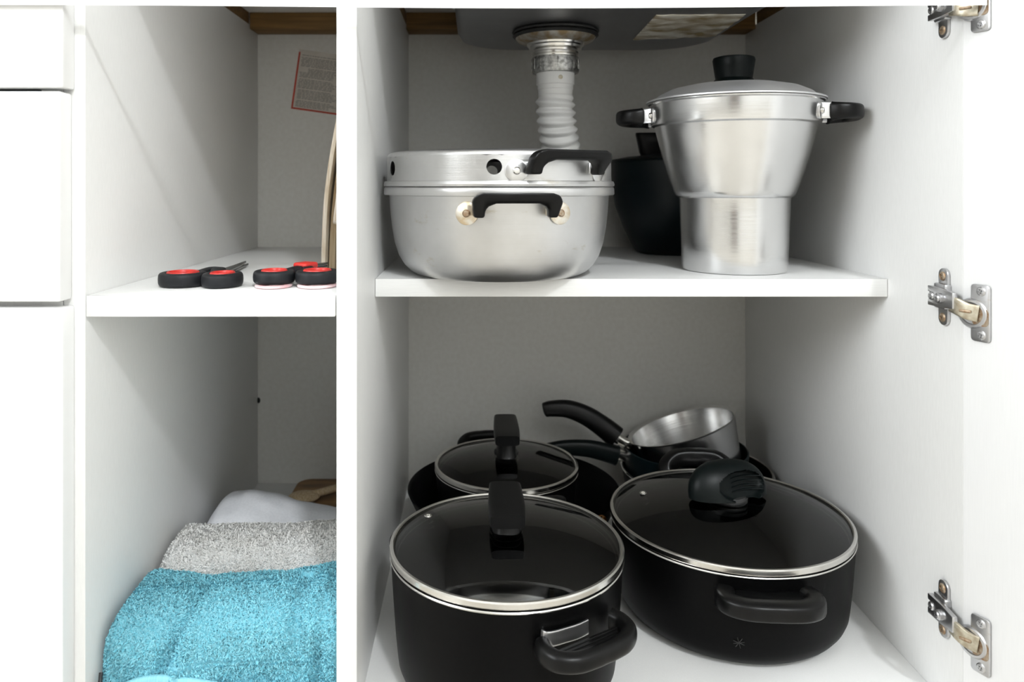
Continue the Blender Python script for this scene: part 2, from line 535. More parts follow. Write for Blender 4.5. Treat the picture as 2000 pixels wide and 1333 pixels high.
# the printed notice glued to the back of the upper left compartment
note = bpy.data.objects.new('paper_notice', None)
COL.objects.link(note)
note.parent = cab
note.location = (-0.2605, YB - 0.0002, CZ + 0.2045)
note.rotation_euler = (0, math.radians(8), 0)
tag(note, 'pale printed notice with red border')
NW, NH = 0.072, 0.090
bm = bmesh.new()
box(bm, (0, -0.0006, -NH), (NW, 0, 0))
finish('paper', bm, M['paper'], note, smooth=False)
bm = bmesh.new()
box(bm, (0, -0.0009, -NH), (0.0026, -0.0006, -0.004))
box(bm, (0.0026, -0.0009, -NH), (NW, -0.0006, -NH + 0.0026))
box(bm, (NW - 0.0026, -0.0009, -NH), (NW, -0.0006, -0.004))
tag(finish('border', bm, M['red_print'], note, smooth=False), 'red border')
bm = bmesh.new()
z = -0.0075
row = 0
while z > -NH + 0.005:
    x = 0.005 + random.uniform(0, 0.002)
    end = NW - 0.005 - random.uniform(0, 0.012)
    if 8 <= row <= 10:
        x += 0.012
    while x < end:
        wd = random.uniform(0.0022, 0.0070)
        box(bm, (x, -0.0008, z - 0.0010), (min(x + wd, end), -0.0006, z))
        x += wd + random.uniform(0.0007, 0.0014)
    z -= 0.0021 if row % 7 else 0.0036
    row += 1
tag(finish('print_lines', bm, M['print'], note, smooth=False), kind='stuff')

# ---- open door and its hinges
TH = math.radians(24)
door = bpy.data.objects.new('cabinet_door', None)
COL.objects.link(door)
door.parent = cab
door.location = (XR + 0.0001, -0.0004, 0)
door.rotation_euler = (0, 0, TH)           # local -y runs along the open door, local +x is its thickness
tag(door, 'open white door')
panel('door_panel', (0, -0.50, 0.105), (0.018, 0, CZ + 0.228), M['door'], door, 0.0003)


def screw(bm, mx, r=0.0036):
    lathe(bm, [(r, 0), (r, 0.0004), (r * 0.8, 0.0012), (r * 0.45, 0.0014), (r * 0.30, 0.0004), (0, 0.0004)], 20, mx)
    for a in (0.4, 0.4 + PI / 2):
        box(bm, (-r * 0.62, -r * 0.10, 0.0010), (r * 0.62, r * 0.10, 0.00155), mx=mx @ RZ(a))


def make_hinge(label, zc, drop, dark=False):
    h = bpy.data.objects.new('hinge', None)
    COL.objects.link(h)
    h.parent = cab
    h.location = (XR, 0, CZ + zc)
    tag(h, label)
    zn = M['zinc']
    # frame of the wall plate: local X = along the wall to the back (world +y), local Y = up, local Z = out of the wall (world -x)
    W = Matrix(((0, 0, -1, 0), (1, 0, 0, 0), (0, 1, 0, 0), (0, 0, 0, 1)))
    yc = 0.0218
    bm = bmesh.new()
    # cross shaped mounting plate: tall wing and raised body
    prism(bm, rounded(yc - 0.0065, -0.0245, yc + 0.0065, 0.0245, 0.0060), 0.0002, 0.0030, 0.0008, W)
    prism(bm, rounded(yc - 0.0080, -0.0100, yc + 0.0080, 0.0115, 0.0020), 0.0002, 0.0062, 0.0012, W)
    finish('mounting_plate', bm, zn, h)
    for s in (-1, 1):
        bm = bmesh.new()
        screw(bm, W @ T(yc, s * 0.0178, 0.003), 0.0040)
        tag(finish('wall_screw', bm, M['rust'], h), 'rusty cross head screw')
    # arm body: a U channel pointing from the back to the door
    bm = bmesh.new()
    prism(bm, [(yc + 0.0095, -0.0082), (yc + 0.0095, -0.0030), (yc + 0.0060, -0.0026), (yc + 0.0060, 0.0032), (yc + 0.0095, 0.0036), (yc + 0.0095, 0.0088),
               (yc - 0.010, 0.0086), (yc - 0.0245, 0.0066), (yc - 0.0245, -0.0066), (yc - 0.010, -0.0080)], 0.0058, 0.0104, 0.0007, W)
    finish('arm_body', bm, zn, h)
    bm = bmesh.new()
    screw(bm, W @ T(yc + 0.0040, 0.0003, 0.0104), 0.0036)
    lathe(bm, [(0.0042, 0), (0.0042, 0.0030), (0.0030, 0.0038), (0, 0.0038)], 20, W @ T(yc - 0.0095, 0.0003, 0.0104))
    screw(bm, W @ T(yc - 0.0095, 0.0003, 0.0138), 0.0034)
    finish('adjusting_screw', bm, zn, h)
    # link from the arm to the cup (world coordinates relative to the hinge)
    bm = bmesh.new()
    p = [Vector((-0.0078, 0.003, -0.003)), Vector((-0.0072, -0.003, -0.004)), Vector((-0.0030, -0.0095, -0.0055 + drop * 0.2)), Vector((0.0030, -0.0150, -0.006 + drop * 0.3))]
    sweep(bm, spline(p, 5), super_section(0.0016, 0.0068, 16, 6), (0, 0, 1))
    b0 = Vector((-0.0065, -0.0085, -0.005 + drop * 0.4))
    finish('link_arm', bm, M['arm'], h)
    bm = bmesh.new()
    box(bm, (-0.0045, -0.0018, -0.0012), (0.0045, 0.0018, 0.0012), 0.0008, mx=T(-0.0042, -0.0100, -0.0055 + drop * 0.2) @ RZ(math.radians(-52)))
    tag(finish('pin', bm, M['rust'], h), 'rusty pin')
    # cup and its flange on the door's inner face
    D = T(0.0001, -0.0004, drop) @ RZ(TH) @ Matrix(((0, 0, -1, 0), (1, 0, 0, 0), (0, 1, 0, 0), (0, 0, 0, 1)))
    cy = -0.0150
    bm = bmesh.new()
    prism(bm, rounded(cy - 0.0078, -0.0232, cy + 0.0076, 0.0232, 0.0030), 0.0002, 0.0022, 0.0007, D)
    lathe(bm, [(0.0128, 0.0002), (0.0126, 0.0018), (0.0112, 0.0034), (0.0092, 0.0036), (0.0086, 0.0024), (0, 0.0024)], 32, D @ T(cy + 0.0060, -0.001, 0))
    finish('cup', bm, zn, h)
    bm = bmesh.new()
    prism(bm, rounded(cy - 0.0070, -0.0105, cy + 0.0060, 0.0040, 0.0035), 0.0022, 0.0027, 0, D)
    tag(finish('cup_recess', bm, M['rust'], h), 'rusty hollow of the cup')
    for s in (-1, 1):
        bm = bmesh.new()
        screw(bm, D @ T(cy - 0.001, s * 0.0178, 0.0021), 0.0038)
        finish('door_screw', bm, zn, h)
    return h


make_hinge('top zinc hinge, cut off by the added white rail', 0.1515, -0.003)
make_hinge('middle zinc hinge with rust spots', -0.0955, -0.008)
make_hinge('lowest zinc hinge with rusty cup', -0.3640, -0.009)

# ------------------------------------------------------------------ counter and added rail
bm = bmesh.new()                                          # counter with the opening for the bowl
zt0, zt1 = CZ + 0.2502, CZ + 0.288
sx0, sx1, sy0, sy1 = -0.030, 0.325, 0.045, 0.445
for lo, hi in (((-0.98, 0.0, zt0), (sx0, 0.53, zt1)), ((sx1, 0.0, zt0), (0.98, 0.53, zt1)),
               ((sx0, 0.0, zt0), (sx1, sy0, zt1)), ((sx0, sy1, zt0), (sx1, 0.53, zt1))):
    box(bm, lo, hi)
bmesh.ops.remove_doubles(bm, verts=bm.verts[:], dist=1e-5)
tag(finish('countertop', bm, M['stone'], smooth=False), 'long white stone countertop over the cabinets, holding the steel sink', 'countertop')

bm = bmesh.new()                                          # added thin white rail leaving light a gap above, its lower edge sagging slightly
N = 40
vs = []
xs0, xs1 = -0.98, 0.4113
for i in range(N + 1):
    x = xs0 + (xs1 - xs0) * i / N
    sag = 0.0030 * math.exp(-((x - 0.05) / 0.26) ** 2)
    zb = CZ + 0.1452 - sag
    vs.append([bm.verts.new((x, -0.0226, zb)), bm.verts.new((x, -0.0206, zb + 0.0006)), bm.verts.new((x, -0.0206, CZ + 0.1505)), bm.verts.new((x, -0.0226, CZ + 0.1505))])
for a, b in zip(vs[:-1], vs[1:]):
    for i in range(4):
        j = (i + 1) % 4
        bm.faces.new((a[i], b[i], b[j], a[j]))
bm.faces.new(vs[0])
bm.faces.new(vs[-1])
bmesh.ops.recalc_face_normals(bm, faces=bm.faces[:])
tag(finish('added_strip', bm, M['stone'], smooth=False), 'added thin white rail running across the cabinet fronts at the top of the photo', 'strip')

# ------------------------------------------------------------------ drawer unit on the left
du = thing('drawer_unit', 'white drawer cabinet with three flat handleless fronts, left of the open shelves', 'cabinet')
dx0, dx1 = -0.93, -0.3411
panel('side_panel', (dx0, 0, 0.10), (dx0 + 0.018, YB, TOP), M['laminate'], du)
panel('side_panel', (dx1 - 0.018, 0, 0.10), (dx1, YB, TOP), M['laminate'], du)
panel('back_panel', (dx0, YB, 0.10), (dx1, YB + 0.006, TOP), M['backing'], du)
panel('bottom_panel', (dx0 + 0.018, 0.002, 0.10), (dx1 - 0.018, YB, FL), M['laminate'], du)
panel('drawer_rail', (dx0 + 0.018, 0.0006, CZ - 0.112), (dx1 - 0.018, 0.018, CZ - 0.082), M['laminate'], du)
panel('toe_kick', (dx0, 0.05, 0), (dx1, 0.066, 0.0995), M['laminate'], du)
for z0, z1, xr in ((0.0795, 0.230, -0.3311), (-0.0938, 0.0764, -0.3334), (-0.440, -0.0992, -0.3312)):
    d = bpy.data.objects.new('drawer', None)
    COL.objects.link(d)
    d.parent = du
    panel('drawer_front', (dx0 + 0.002, -0.0186, CZ + z0), (xr, -0.0004, CZ + z1), M['drawer'], d, 0.0016)
    bm = bmesh.new()
    h1 = min(z1 - 0.03, z0 + 0.12)
    for lo, hi in (((dx0 + 0.03, 0, z0 + .012), (dx0 + 0.042, 0.44, h1)), ((dx1 - 0.042, 0, z0 + .012), (dx1 - 0.03, 0.44, h1)),
                   ((dx0 + 0.042, 0.428, z0 + .012), (dx1 - 0.042, 0.44, h1)), ((dx0 + 0.042, 0, z0 + .012), (dx1 - 0.042, 0.428, z0 + .020))):
        box(bm, (lo[0], lo[1], lo[2] + CZ), (hi[0], hi[1], hi[2] + CZ))
    finish('drawer_box', bm, M['laminate'], d, smooth=False)

# ------------------------------------------------------------------ sink and drain
sk = thing('kitchen_sink', 'stainless steel sink bowl seen from below, above the pots', 'sink', (0.1475, 0.246, CZ))


def rrect(hx, hy, r, n=9):
    return rounded(-hx, -hy, hx, hy, r, n)


bm = bmesh.new()
layers = [(0.190, 0.206, 0.030, 0.289), (0.183, 0.199, 0.070, 0.289), (0.171, 0.189, 0.075, 0.286), (0.170, 0.188, 0.075, 0.215), (0.168, 0.186, 0.073, 0.199), (0.162, 0.180, 0.068, 0.1905), (0.150, 0.168, 0.060, 0.1875), (0.100, 0.118, 0.05, 0.1868)]
rings = [[bm.verts.new((x, y, z)) for x, y in rrect(hx, hy, r)] for hx, hy, r, z in layers]
for a, b in zip(rings[:-1], rings[1:]):
    for i in range(len(a)):
        j = (i + 1) % len(a)
        bm.faces.new((a[i], b[i], b[j], a[j]))
bm.faces.new(rings[-1])
bmesh.ops.recalc_face_normals(bm, faces=bm.faces[:])
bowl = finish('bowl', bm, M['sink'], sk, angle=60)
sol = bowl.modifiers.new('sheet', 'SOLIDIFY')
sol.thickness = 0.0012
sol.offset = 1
# crinkled sticker under the bowl
bm = bmesh.new()
NX, NY = 26, 22
g = [[None] * (NY + 1) for _ in range(NX + 1)]
for i in range(NX + 1):
    for j in range(NY + 1):
        u, v = i / NX, j / NY
        x = 0.0515 + 0.0965 * u + 0.0045 * v
        y = -0.0500 - 0.004 * u + (0.139 - 0.020 * u) * v * 1.0
        y += 0.003 * noise.noise((u * 9, 3.3, 0)) * (1 - v)
        zz = 0.18655 - 0.0004 - 0.0028 * abs(noise.noise((u * 5 + v * 3, v * 9, 1.0)))
        g[i][j] = (x, y, zz)
gv = [[bm.verts.new(c) for c in r] for r in g]
gt = [[bm.verts.new((c[0], c[1], 0.18675)) for c in r] for r in g]
for i in range(NX):
    for j in range(NY):
        bm.faces.new((gv[i][j], gv[i][j + 1], gv[i + 1][j + 1], gv[i + 1][j]))
        bm.faces.new((gt[i][j], gt[i + 1][j], gt[i + 1][j + 1], gt[i][j + 1]))
for i in range(NX):
    bm.faces.new((gv[i][0], gv[i + 1][0], gt[i + 1][0], gt[i][0]))
    bm.faces.new((gv[i][NY], gt[i][NY], gt[i + 1][NY], gv[i + 1][NY]))
for j in range(NY):
    bm.faces.new((gv[0][j], gt[0][j], gt[0][j + 1], gv[0][j + 1]))
    bm.faces.new((gv[NX][j], gv[NX][j + 1], gt[NX][j + 1], gt[NX][j]))
tag(finish('sticker', bm, M['foil'], sk), 'crinkled stained pale sticker')

dr = thing('drain_pipe', 'white corrugated drain hose with metal strainer collar hanging below the sink', 'drain', (0.0985, 0.281, CZ))
bm = bmesh.new()
lathe(bm, [(0.030, 0.1863), (0.0505, 0.1863), (0.0520, 0.1845), (0.0505, 0.1828), (0.0470, 0.1822), (0.0508, 0.1812), (0.0515, 0.1798), (0.0490, 0.1778), (0.030, 0.1772)], 72, close=True)
tag(finish('rubber_washer', bm, M['rubber'], dr), 'black rubber washer')
bm = bmesh.new()
lathe(bm, [(0.028, 0.1772), (0.0480, 0.1775), (0.0452, 0.1742), (0.0385, 0.1712), (0.0340, 0.1702), (0.028, 0.1700)], 64, close=True)
tag(finish('flange', bm, M['grime'], dr), 'grimy yellowed flange')
bm = bmesh.new()
lathe(bm, [(0.024, 0.1702), (0.0345, 0.1702), (0.0338, 0.1680), (0.0322, 0.1668), (0.0315, 0.1640), (0.0292, 0.1630), (0.0272, 0.1624), (0.0265, 0.1605), (0.0276, 0.1597), (0.0276, 0.1575), (0.0262, 0.1568), (0.0272, 0.1555), (0.0270, 0.1535), (0.024, 0.1535)], 64, close=True)
finish('strainer_cup', bm, M['steel'], dr)
bm = bmesh.new()
lathe(bm, [(0.0225, 0.1540), (0.0272, 0.1540), (0.0284, 0.1528), (0.0284, 0.1385), (0.0274, 0.1355), (0.0262, 0.1350), (0.0225, 0.1350)], 64, close=True)
for i in range(16):
    box(bm, (0.0278, -0.0011, 0.139), (0.0290, 0.0011, 0.152), 0.0005, mx=RZ(2 * PI * i / 16))
tag(finish('lock_nut', bm, M['castnut'], dr), 'pitted grey lock nut')
bm = bmesh.new()
lathe(bm, [(0.0195, 0.1355), (0.0228, 0.1355), (0.0228, 0.1215), (0.0215, 0.1205), (0.0212, 0.1155), (0.0206, 0.1150), (0.0204, 0.1100), (0.0195, 0.108), (0.0180, 0.108)], 56, close=True)
finish('spigot', bm, M['pipe'], dr)
bm = bmesh.new()
ball(bm, 0.0030, (0.0035, -0.0222, 0.1280), (1, 0.35, 0.9), 14)
tag(finish('scale_spot', bm, M['scale'], dr), 'yellowed spot')
bm = bmesh.new()
hp = spline([(0, 0, 0.109), (0.000, 0.000, 0.095), (0.002, 0.002, 0.075), (0.007, 0.010, 0.050), (0.015, 0.030, 0.022), (0.022, 0.070, 0.000), (0.028, 0.130, -0.018), (0.030, 0.218, -0.024)], 34)
seg = 40
b2 = bmesh.new()
acc = 0
rings = []
for i, p in enumerate(hp):
    if i:
        acc += (hp[i] - hp[i - 1]).length
    tan = (hp[min(i + 1, len(hp) - 1)] - hp[max(i - 1, 0)]).normalized()
    side = tan.cross(Vector((0, 1, 0.3))).normalized()
    u = side.cross(tan)
    rg = []
    for k in range(seg):
        a = 2 * PI * k / seg
        ph = 2 * PI * acc / 0.0105 - a
        wv = 0.5 + 0.5 * math.sin(ph)
        amp = min(1, acc / 0.008)
        r = 0.0196 + 0.0042 * (wv ** 0.75) * amp + 0.0008 * (1 - amp)
        rg.append(b2.verts.new(p + side * math.cos(a) * r + u * math.sin(a) * r))
    rings.append(rg)
for a, b in zip(rings[:-1], rings[1:]):
    for k in range(seg):
        j = (k + 1) % seg
        b2.faces.new((a[k], a[j], b[j], b[k]))
bmesh.ops.recalc_face_normals(b2, faces=b2.faces[:])
finish('corrugated_hose', b2, M['pipe'], dr, angle=80)


# ------------------------------------------------------------------ cookware helpers
def polar(th, r, t, z):
    """th: heading of the handle seen from above (0 = towards the photographer, + = to the right); r outwards, t sideways"""
    ux, uy = math.sin(th), -math.cos(th)
    return Vector((ux * r + uy * -t, uy * r + ux * t, z))


def bridge_handle(parent, th, R, z, half, out, drop, wide=0.0062, thick=0.0052, rusty=False):
    """bakelite bridge on two riveted tabs"""
    tabm = M['tab'] if rusty else M['alu']
    bm = bmesh.new()
    q = half
    outer = [(-q * 0.985, -drop - 0.003), (-q * 1.05, -drop * 0.40), (-q * 0.97, -0.0022), (-q * 0.80, 0.0)]
    innr = [(q * 0.50, -0.0092), (q * 0.66, -0.0118), (q * 0.735, -drop * 0.80), (q * 0.745, -drop - 0.003)]
    right = [(-t, zz) for t, zz in reversed(outer)]
    left_in = [(-t, zz) for t, zz in innr]
    outline = outer + right + list(reversed(innr)) + left_in
    b2 = bmesh.new()
    prism(b2, outline, 0.0, 0.0125, 0.0022, seg=3)
    for v in b2.verts:                                 # local x sideways, y up, z outwards; the bar stands further out than the feet
        r = R + 0.0030 + v.co.z + out * 0.42 * (1 + max(v.co.y, -drop) / drop) - v.co.x ** 2 / (2 * R) * (1 if v.co.y < -0.010 else 0.4)
        v.co = polar(th, r, v.co.x, z + v.co.y)
    bmesh.ops.recalc_face_normals(b2, faces=b2.faces[:])
    merge(bm, b2)
    h = finish('handle', bm, M['bake'], parent, angle=40)
    for s in (-1, 1):
        a = th + s * half / R * 1.14
        bm = bmesh.new()
        c = polar(a, R + 0.0002, 0, z - drop * 0.98)
        ux = math.sin(a)
        uy = -math.cos(a)
        # disc lying on the wall: local z outwards
        F = Matrix(((uy * -1, 0, ux, c.x), (ux, 0, uy, c.y), (0, 1, 0, c.z), (0, 0, 0, 1)))
        lathe(bm, [(0, 0.0014), (0.0095, 0.0014), (0.0106, 0.0008), (0.0106, -0.0012), (0, -0.0012)], 28, F)
        box(bm, (-0.0075, -0.0030, -0.0008), (0.0075, 0.0072, 0.0014), 0.0005, mx=F @ T(-s * 0.008, 0.0008, 0))
        tag_o = finish('tab', bm, tabm, h)
        bm = bmesh.new()
        lathe(bm, [(0.0036, 0.0012), (0.0036, 0.0024), (0.0026, 0.0034), (0, 0.0037)], 18, F)
        finish('rivet', bm, M['rust'] if rusty else M['steel'], h)
    return h


def loop_handle(parent, th, R, z, half, out, sect, m, k=8, tilt=0.0, shape=1.0):
    bm = bmesh.new()
    pts = [(half * 0.93, R - 0.001), (half, R + out * 0.28), (half * 0.92, R + out * 0.66), (half * 0.62, R + out * 0.93), (half * 0.25, R + out), (0, R + out)]
    full = [(-t, r) for t, r in pts] + [(t, r) for t, r in reversed(pts[:-1])]
    sp = spline([polar(th, r, t, z + tilt * (r - R)) for t, r in full], k)
    sweep(bm, sp, sect, (0, 0, 1), lambda t: (1, 1 + 0.25 * (abs(t - 0.5) * 2) ** 4))
    return finish('handle', bm, m, parent, angle=50)


def pot_body(name, parent, prof, thick, m_out, n=112, angle=40):
    """outer profile (bottom to rim) turned into a walled pot"""
    inner = [(max(r - thick, 0.0), max(z, thick)) for r, z in prof]
    bm = bmesh.new()
    pr = [(0, 0.0)] + prof + [(prof[-1][0] - thick * 0.5, prof[-1][1] + thick * 0.3)] + list(reversed(inner)) + [(0, thick)]
    lathe(bm, pr, n)
    return finish(name, bm, m_out, parent, angle=angle)


def dark_pot_profile(R, h, rb=0.016, taper=0.94, bow=0.0):
    b = R * taper
    pr = [(b - rb, 0.0)]
    for i in range(1, 7):
        a = PI / 2 * i / 6
        pr.append((b - rb + rb * math.sin(a), rb - rb * math.cos(a)))
    for i in range(1, 6):
        t = i / 5
        pr.append((b + (R - b) * (t ** 0.8), rb + (h - rb) * t))
    return pr


def glass_lid(name, label, loc, R, dome, parent_group=None, vent=None, knob=None):
    """flat glass lid in a steel hoop; z = 0 is the pot's rim"""
    t = thing(name, label, 'pot lid', loc)
    bm = bmesh.new()
    pr = []
    Rg = R - 0.0022
    for i in range(15):
        u = i / 14
        pr.append((Rg * u, dome * (1 - u ** 2.3) + 0.0035))
    low = [(r, z - 0.0030) for r, z in reversed(pr)]
    lathe(bm, pr + low, 112)
    finish('glass', bm, M['glass'], t, angle=60)
    bm = bmesh.new()
    lathe(bm, [(R - 0.0030, 0.0052), (R - 0.0020, 0.0062), (R - 0.0002, 0.0060), (R + 0.0010, 0.0050), (R + 0.0010, 0.0012), (R + 0.0004, 0.0003), (R - 0.0010, 0.0003), (R - 0.0014, 0.0022), (R - 0.0030, 0.0030)], 128, close=True)
    tag(finish('rim_hoop', bm, M['steel'], t, angle=30), 'steel hoop')
    if vent:
        bm = bmesh.new()
        u = math.hypot(vent[0], vent[1]) / Rg
        zz = dome * (1 - u ** 2.3) + 0.0035
        lathe(bm, [(0.0016, 0.0), (0.0036, 0.0), (0.0040, 0.0010), (0.0032, 0.0018), (0.0018, 0.0016), (0.0014, 0.0002)], 20, T(vent[0], vent[1], zz))
        finish('vent', bm, M['steel'], t)
    return t


def bar_knob(lid, dome, L, W, top, rz=0.0):
    """flat bar knob lying front to back on a narrower stem"""
    bm = bmesh.new()
    z0 = dome + 0.0036
    pts = spline([(0, -L / 2, top - 0.0065), (0, -L * 0.25, top - 0.0052), (0, L * 0.1, top - 0.0035), (0, L / 2, top - 0.0015)], 5)
    sweep(bm, pts, super_section(W / 2, 0.0062, 24, 5), (0, 0, 1), lambda t: (0.86 + 0.16 * math.sin(PI * (0.15 + 0.75 * t)), 1.0), RZ(rz))
    kb = finish('knob', bm, M['bake'], lid, angle=50)
    bm = bmesh.new()
    sweep(bm, [Vector((0, 0, z0 - 0.001)), Vector((0, 0, z0 + 0.004)), Vector((0, 0.0, top - 0.010))], super_section(W * 0.36, L * 0.30, 24, 3.2), (0, 1, 0), lambda t: 1.15 - 0.2 * t, RZ(rz))
    finish('stem', bm, M['bake'], kb, angle=50)
    bm = bmesh.new()
    lathe(bm, [(0, z0 + 0.0025), (0.013, z0 + 0.0025), (0.015, z0 + 0.0012), (0.0152, z0 - 0.0012), (0, z0 - 0.001)], 36)
    finish('washer', bm, M['rubber'], kb)


def inner_band(parent, R, H):
    """lighter grey band inside the pot just below its rim"""
    bm = bmesh.new()
    lathe(bm, [(R - 0.0022, H + 0.0004), (R - 0.0027, H + 0.0004), (R - 0.0030, H - 0.0100), (R - 0.0025, H - 0.0100)], 112, close=True)
    tag(finish('inner_band', bm, M['dull'], parent), 'lighter grey band')
    bm = bmesh.new()
    lathe(bm, [(R - 0.0028, H - 0.0100), (R - 0.0040, H - 0.0104), (R - 0.0040, H - 0.0112), (R - 0.0028, H - 0.0112)], 112, close=True)
    tag(finish('inner_bead', bm, M['steel'], parent), 'bright bead')


def inside_rivets(parent, th, R, z, gap=0.010):
    for s in (-1, 1):
        bm = bmesh.new()
        a = th + s * gap / R
        c = polar(a, R, 0, z)
        ball(bm, 0.0040, (c.x, c.y, c.z), (1, 1, 1), 16)
        finish('inner_rivet', bm, M['alu_satin'], parent)


# ------------------------------------------------------------------ front black pot (lower left)
P4 = (0.0300, 0.066, FL)
R4, H4 = 0.1055, 0.1120
p = thing('casserole_pot', 'black casserole with looped side handle, in front at lower centre of the cabinet', 'cooking pot', P4)
pot_body('body', p, dark_pot_profile(R4, H4, 0.024, 0.94), 0.0022, M['nonstick'])
bm = bmesh.new()
lathe(bm, [(R4 - 0.0022, H4 - 0.0012), (R4 + 0.0008, H4 - 0.0012), (R4 + 0.0012, H4 - 0.0002), (R4 + 0.0006, H4 + 0.0006), (R4 - 0.0022, H4 + 0.0008)], 128, close=True)
tag(finish('rim', bm, M['steel'], p), 'bright metal rim')
for th, vis in ((math.radians(32), True), (math.radians(222), False)):
    h = loop_handle(p, th, R4 - 0.003, 0.0850, 0.039, 0.030, super_section(0.0064, 0.0072, 24, 2.6), M['bake'], 8, 0.0)
    bm = bmesh.new()
    pts = [polar(th + a, R4 + 0.0004 + rr, 0, 0.0915) for a, rr in ((-0.33, -0.002), (-0.31, 0.0022), (-0.25, 0.0030), (-0.15, 0.0022), (-0.05, 0.0022), (0.05, 0.0015))]
    sweep(bm, spline(pts, 5), super_section(0.0011, 0.0060, 20, 6), (0, 0, 1))
    tag(finish('bracket', bm, M['zinc'], h), 'steel bracket')
    bm = bmesh.new()
    for q in range(3):
        pts = [polar(th, R4 + 0.0085 + q * 0.0040, t, 0.0830) for t in (-0.030 + q * 0.003, 0.0, 0.030 - q * 0.003)]
        sweep(bm, pts, super_section(0.0018, 0.0040, 10, 4), (0, 0, 1))
    tag(finish('inner_ribs', bm, M['bake'], h), kind='stuff')
inner_band(p, R4, H4)
inside_rivets(p, math.radians(214), R4 - 0.0058, 0.0880, 0.0095)
l4 = glass_lid('glass_lid', 'clear glass lid with upright black bar knob, on the front black casserole', (P4[0], P4[1], FL + H4 + 0.0019), R4, 0.017, vent=(-0.074, 0.038))
bar_knob(l4, 0.017, 0.064, 0.033, 0.0425)

# ------------------------------------------------------------------ big black pot (lower right)
P5 = (0.2690, 0.171, FL)
R5, H5 = 0.1215, 0.0925
p = thing('casserole_pot', 'largest black casserole with two solid side grips, by the right wall', 'cooking pot', P5)
pot_body('body', p, dark_pot_profile(R5, H5, 0.026, 0.955), 0.0022, M['nonstick'])
bm = bmesh.new()
lathe(bm, [(R5 - 0.0022, H5 - 0.0010), (R5 + 0.0008, H5 - 0.0010), (R5 + 0.0012, H5 - 0.0002), (R5 + 0.0006, H5 + 0.0005), (R5 - 0.0022, H5 + 0.0007)], 128, close=True)
tag(finish('rim', bm, M['steel'], p), 'bright metal rim')
for th in (math.radians(-3), math.radians(177)):
    h = loop_handle(p, th, R5, 0.0760, 0.039, 0.028 if abs(th) < 1 else 0.0195, super_section(0.0085, 0.0075 if abs(th) < 1 else 0.010, 24, 4), M['bake'], 8, 0.1 if abs(th) < 1 else 1.6)
    bm = bmesh.new()
    o = [(-0.032, R5 - 0.003), (-0.030, R5 + 0.018), (0.030, R5 + 0.018), (0.032, R5 - 0.003)]
    vs = [polar(th, r, t, 0) for t, r in o]
    prism(bm, [(v.x, v.y) for v in vs], 0.0730, 0.0800, 0.0008)
    finish('web', bm, M['bake'], h)
bm = bmesh.new()                                        # small star shaped scratch mark low on the front
for a in (0.3, 1.3, 2.2, 2.9):
    c = polar(math.radians(-14), R5 * 0.960 + 0.0004, 0, 0.0300)
    box(bm, (-0.0050, -0.0004, -0.0003), (0.0050, 0.0004, 0.0003), mx=T(c.x, c.y, c.z) @ RZ(math.radians(-14)) @ Matrix.Rotation(a, 4, 'Y'))
tag(finish('scratch', bm, M['rubber'], p), 'small star shaped nick')
inner_band(p, R5, H5)
l5 = glass_lid('glass_lid', 'clear glass lid with hooded oval black knob, on the largest casserole', (P5[0], P5[1], FL + H5 + 0.0015), R5, 0.018, vent=(-0.083, 0.030))
# hooded knob: a rounded shell with a scooped, ribbed face turned to the front right
bm = bmesh.new()
rings = []
for i in range(41):
    v = i / 40
    zz = 0.0245 + 0.0335 * v
    f = math.sqrt(max(0.0, 1 - v ** 2.6))
    ring = []
    for k in range(144):
        a = 2 * PI * k / 144
        ring.append(Vector((0.045 * math.cos(a) * (0.20 + 0.80 * f), 0.0215 * math.sin(a) * (0.16 + 0.84 * f) + 0.005 * v, zz)))
    rings.append(ring)
vs = [[bm.verts.new(q) for q in r] for r in rings]
for a, b in zip(vs[:-1], vs[1:]):
    for k in range(144):
        j = (k + 1) % 144
        bm.faces.new((a[k], a[j], b[j], b[k]))
bm.faces.new(vs[0])
bm.faces.new(vs[-1])
for v in bm.verts:                                       # scoop on the front right
    d = Vector((v.co.x - 0.012, v.co.y + 0.026, v.co.z - 0.039))
    q = math.sqrt((d.x / 0.034) ** 2 + (d.y / 0.025) ** 2 + (d.z / 0.0165) ** 2)
    if q < 1:
        v.co.y += 0.013 * (1 - q * q) ** 0.35
bmesh.ops.recalc_face_normals(bm, faces=bm.faces[:])
bm.transform(RZ(math.radians(14)))
kb = finish('knob', bm, M['bake_green'], l5, angle=60)
for i in range(5):
    bm = bmesh.new()
    z = 0.0315 + i * 0.0042
    pts = [Vector((0.016 + t * 0.018, -0.0080 - 0.004 * abs(t) ** 2 + 0.0012 * i, z)) for t in (-1, -0.5, 0, 0.5, 1)]
    sweep(bm, spline(pts, 3), super_section(0.0014, 0.0008, 10), (0, 0, 1), lambda t: 0.4 + 0.6 * math.sin(PI * t), RZ(math.radians(14)))
    finish('rib', bm, M['bake_green'], kb)
bm = bmesh.new()
lathe(bm, [(0, 0.0255), (0.018, 0.0255), (0.020, 0.0235), (0.020, 0.0195), (0, 0.0195)], 40)
finish('washer', bm, M['rubber'], kb)

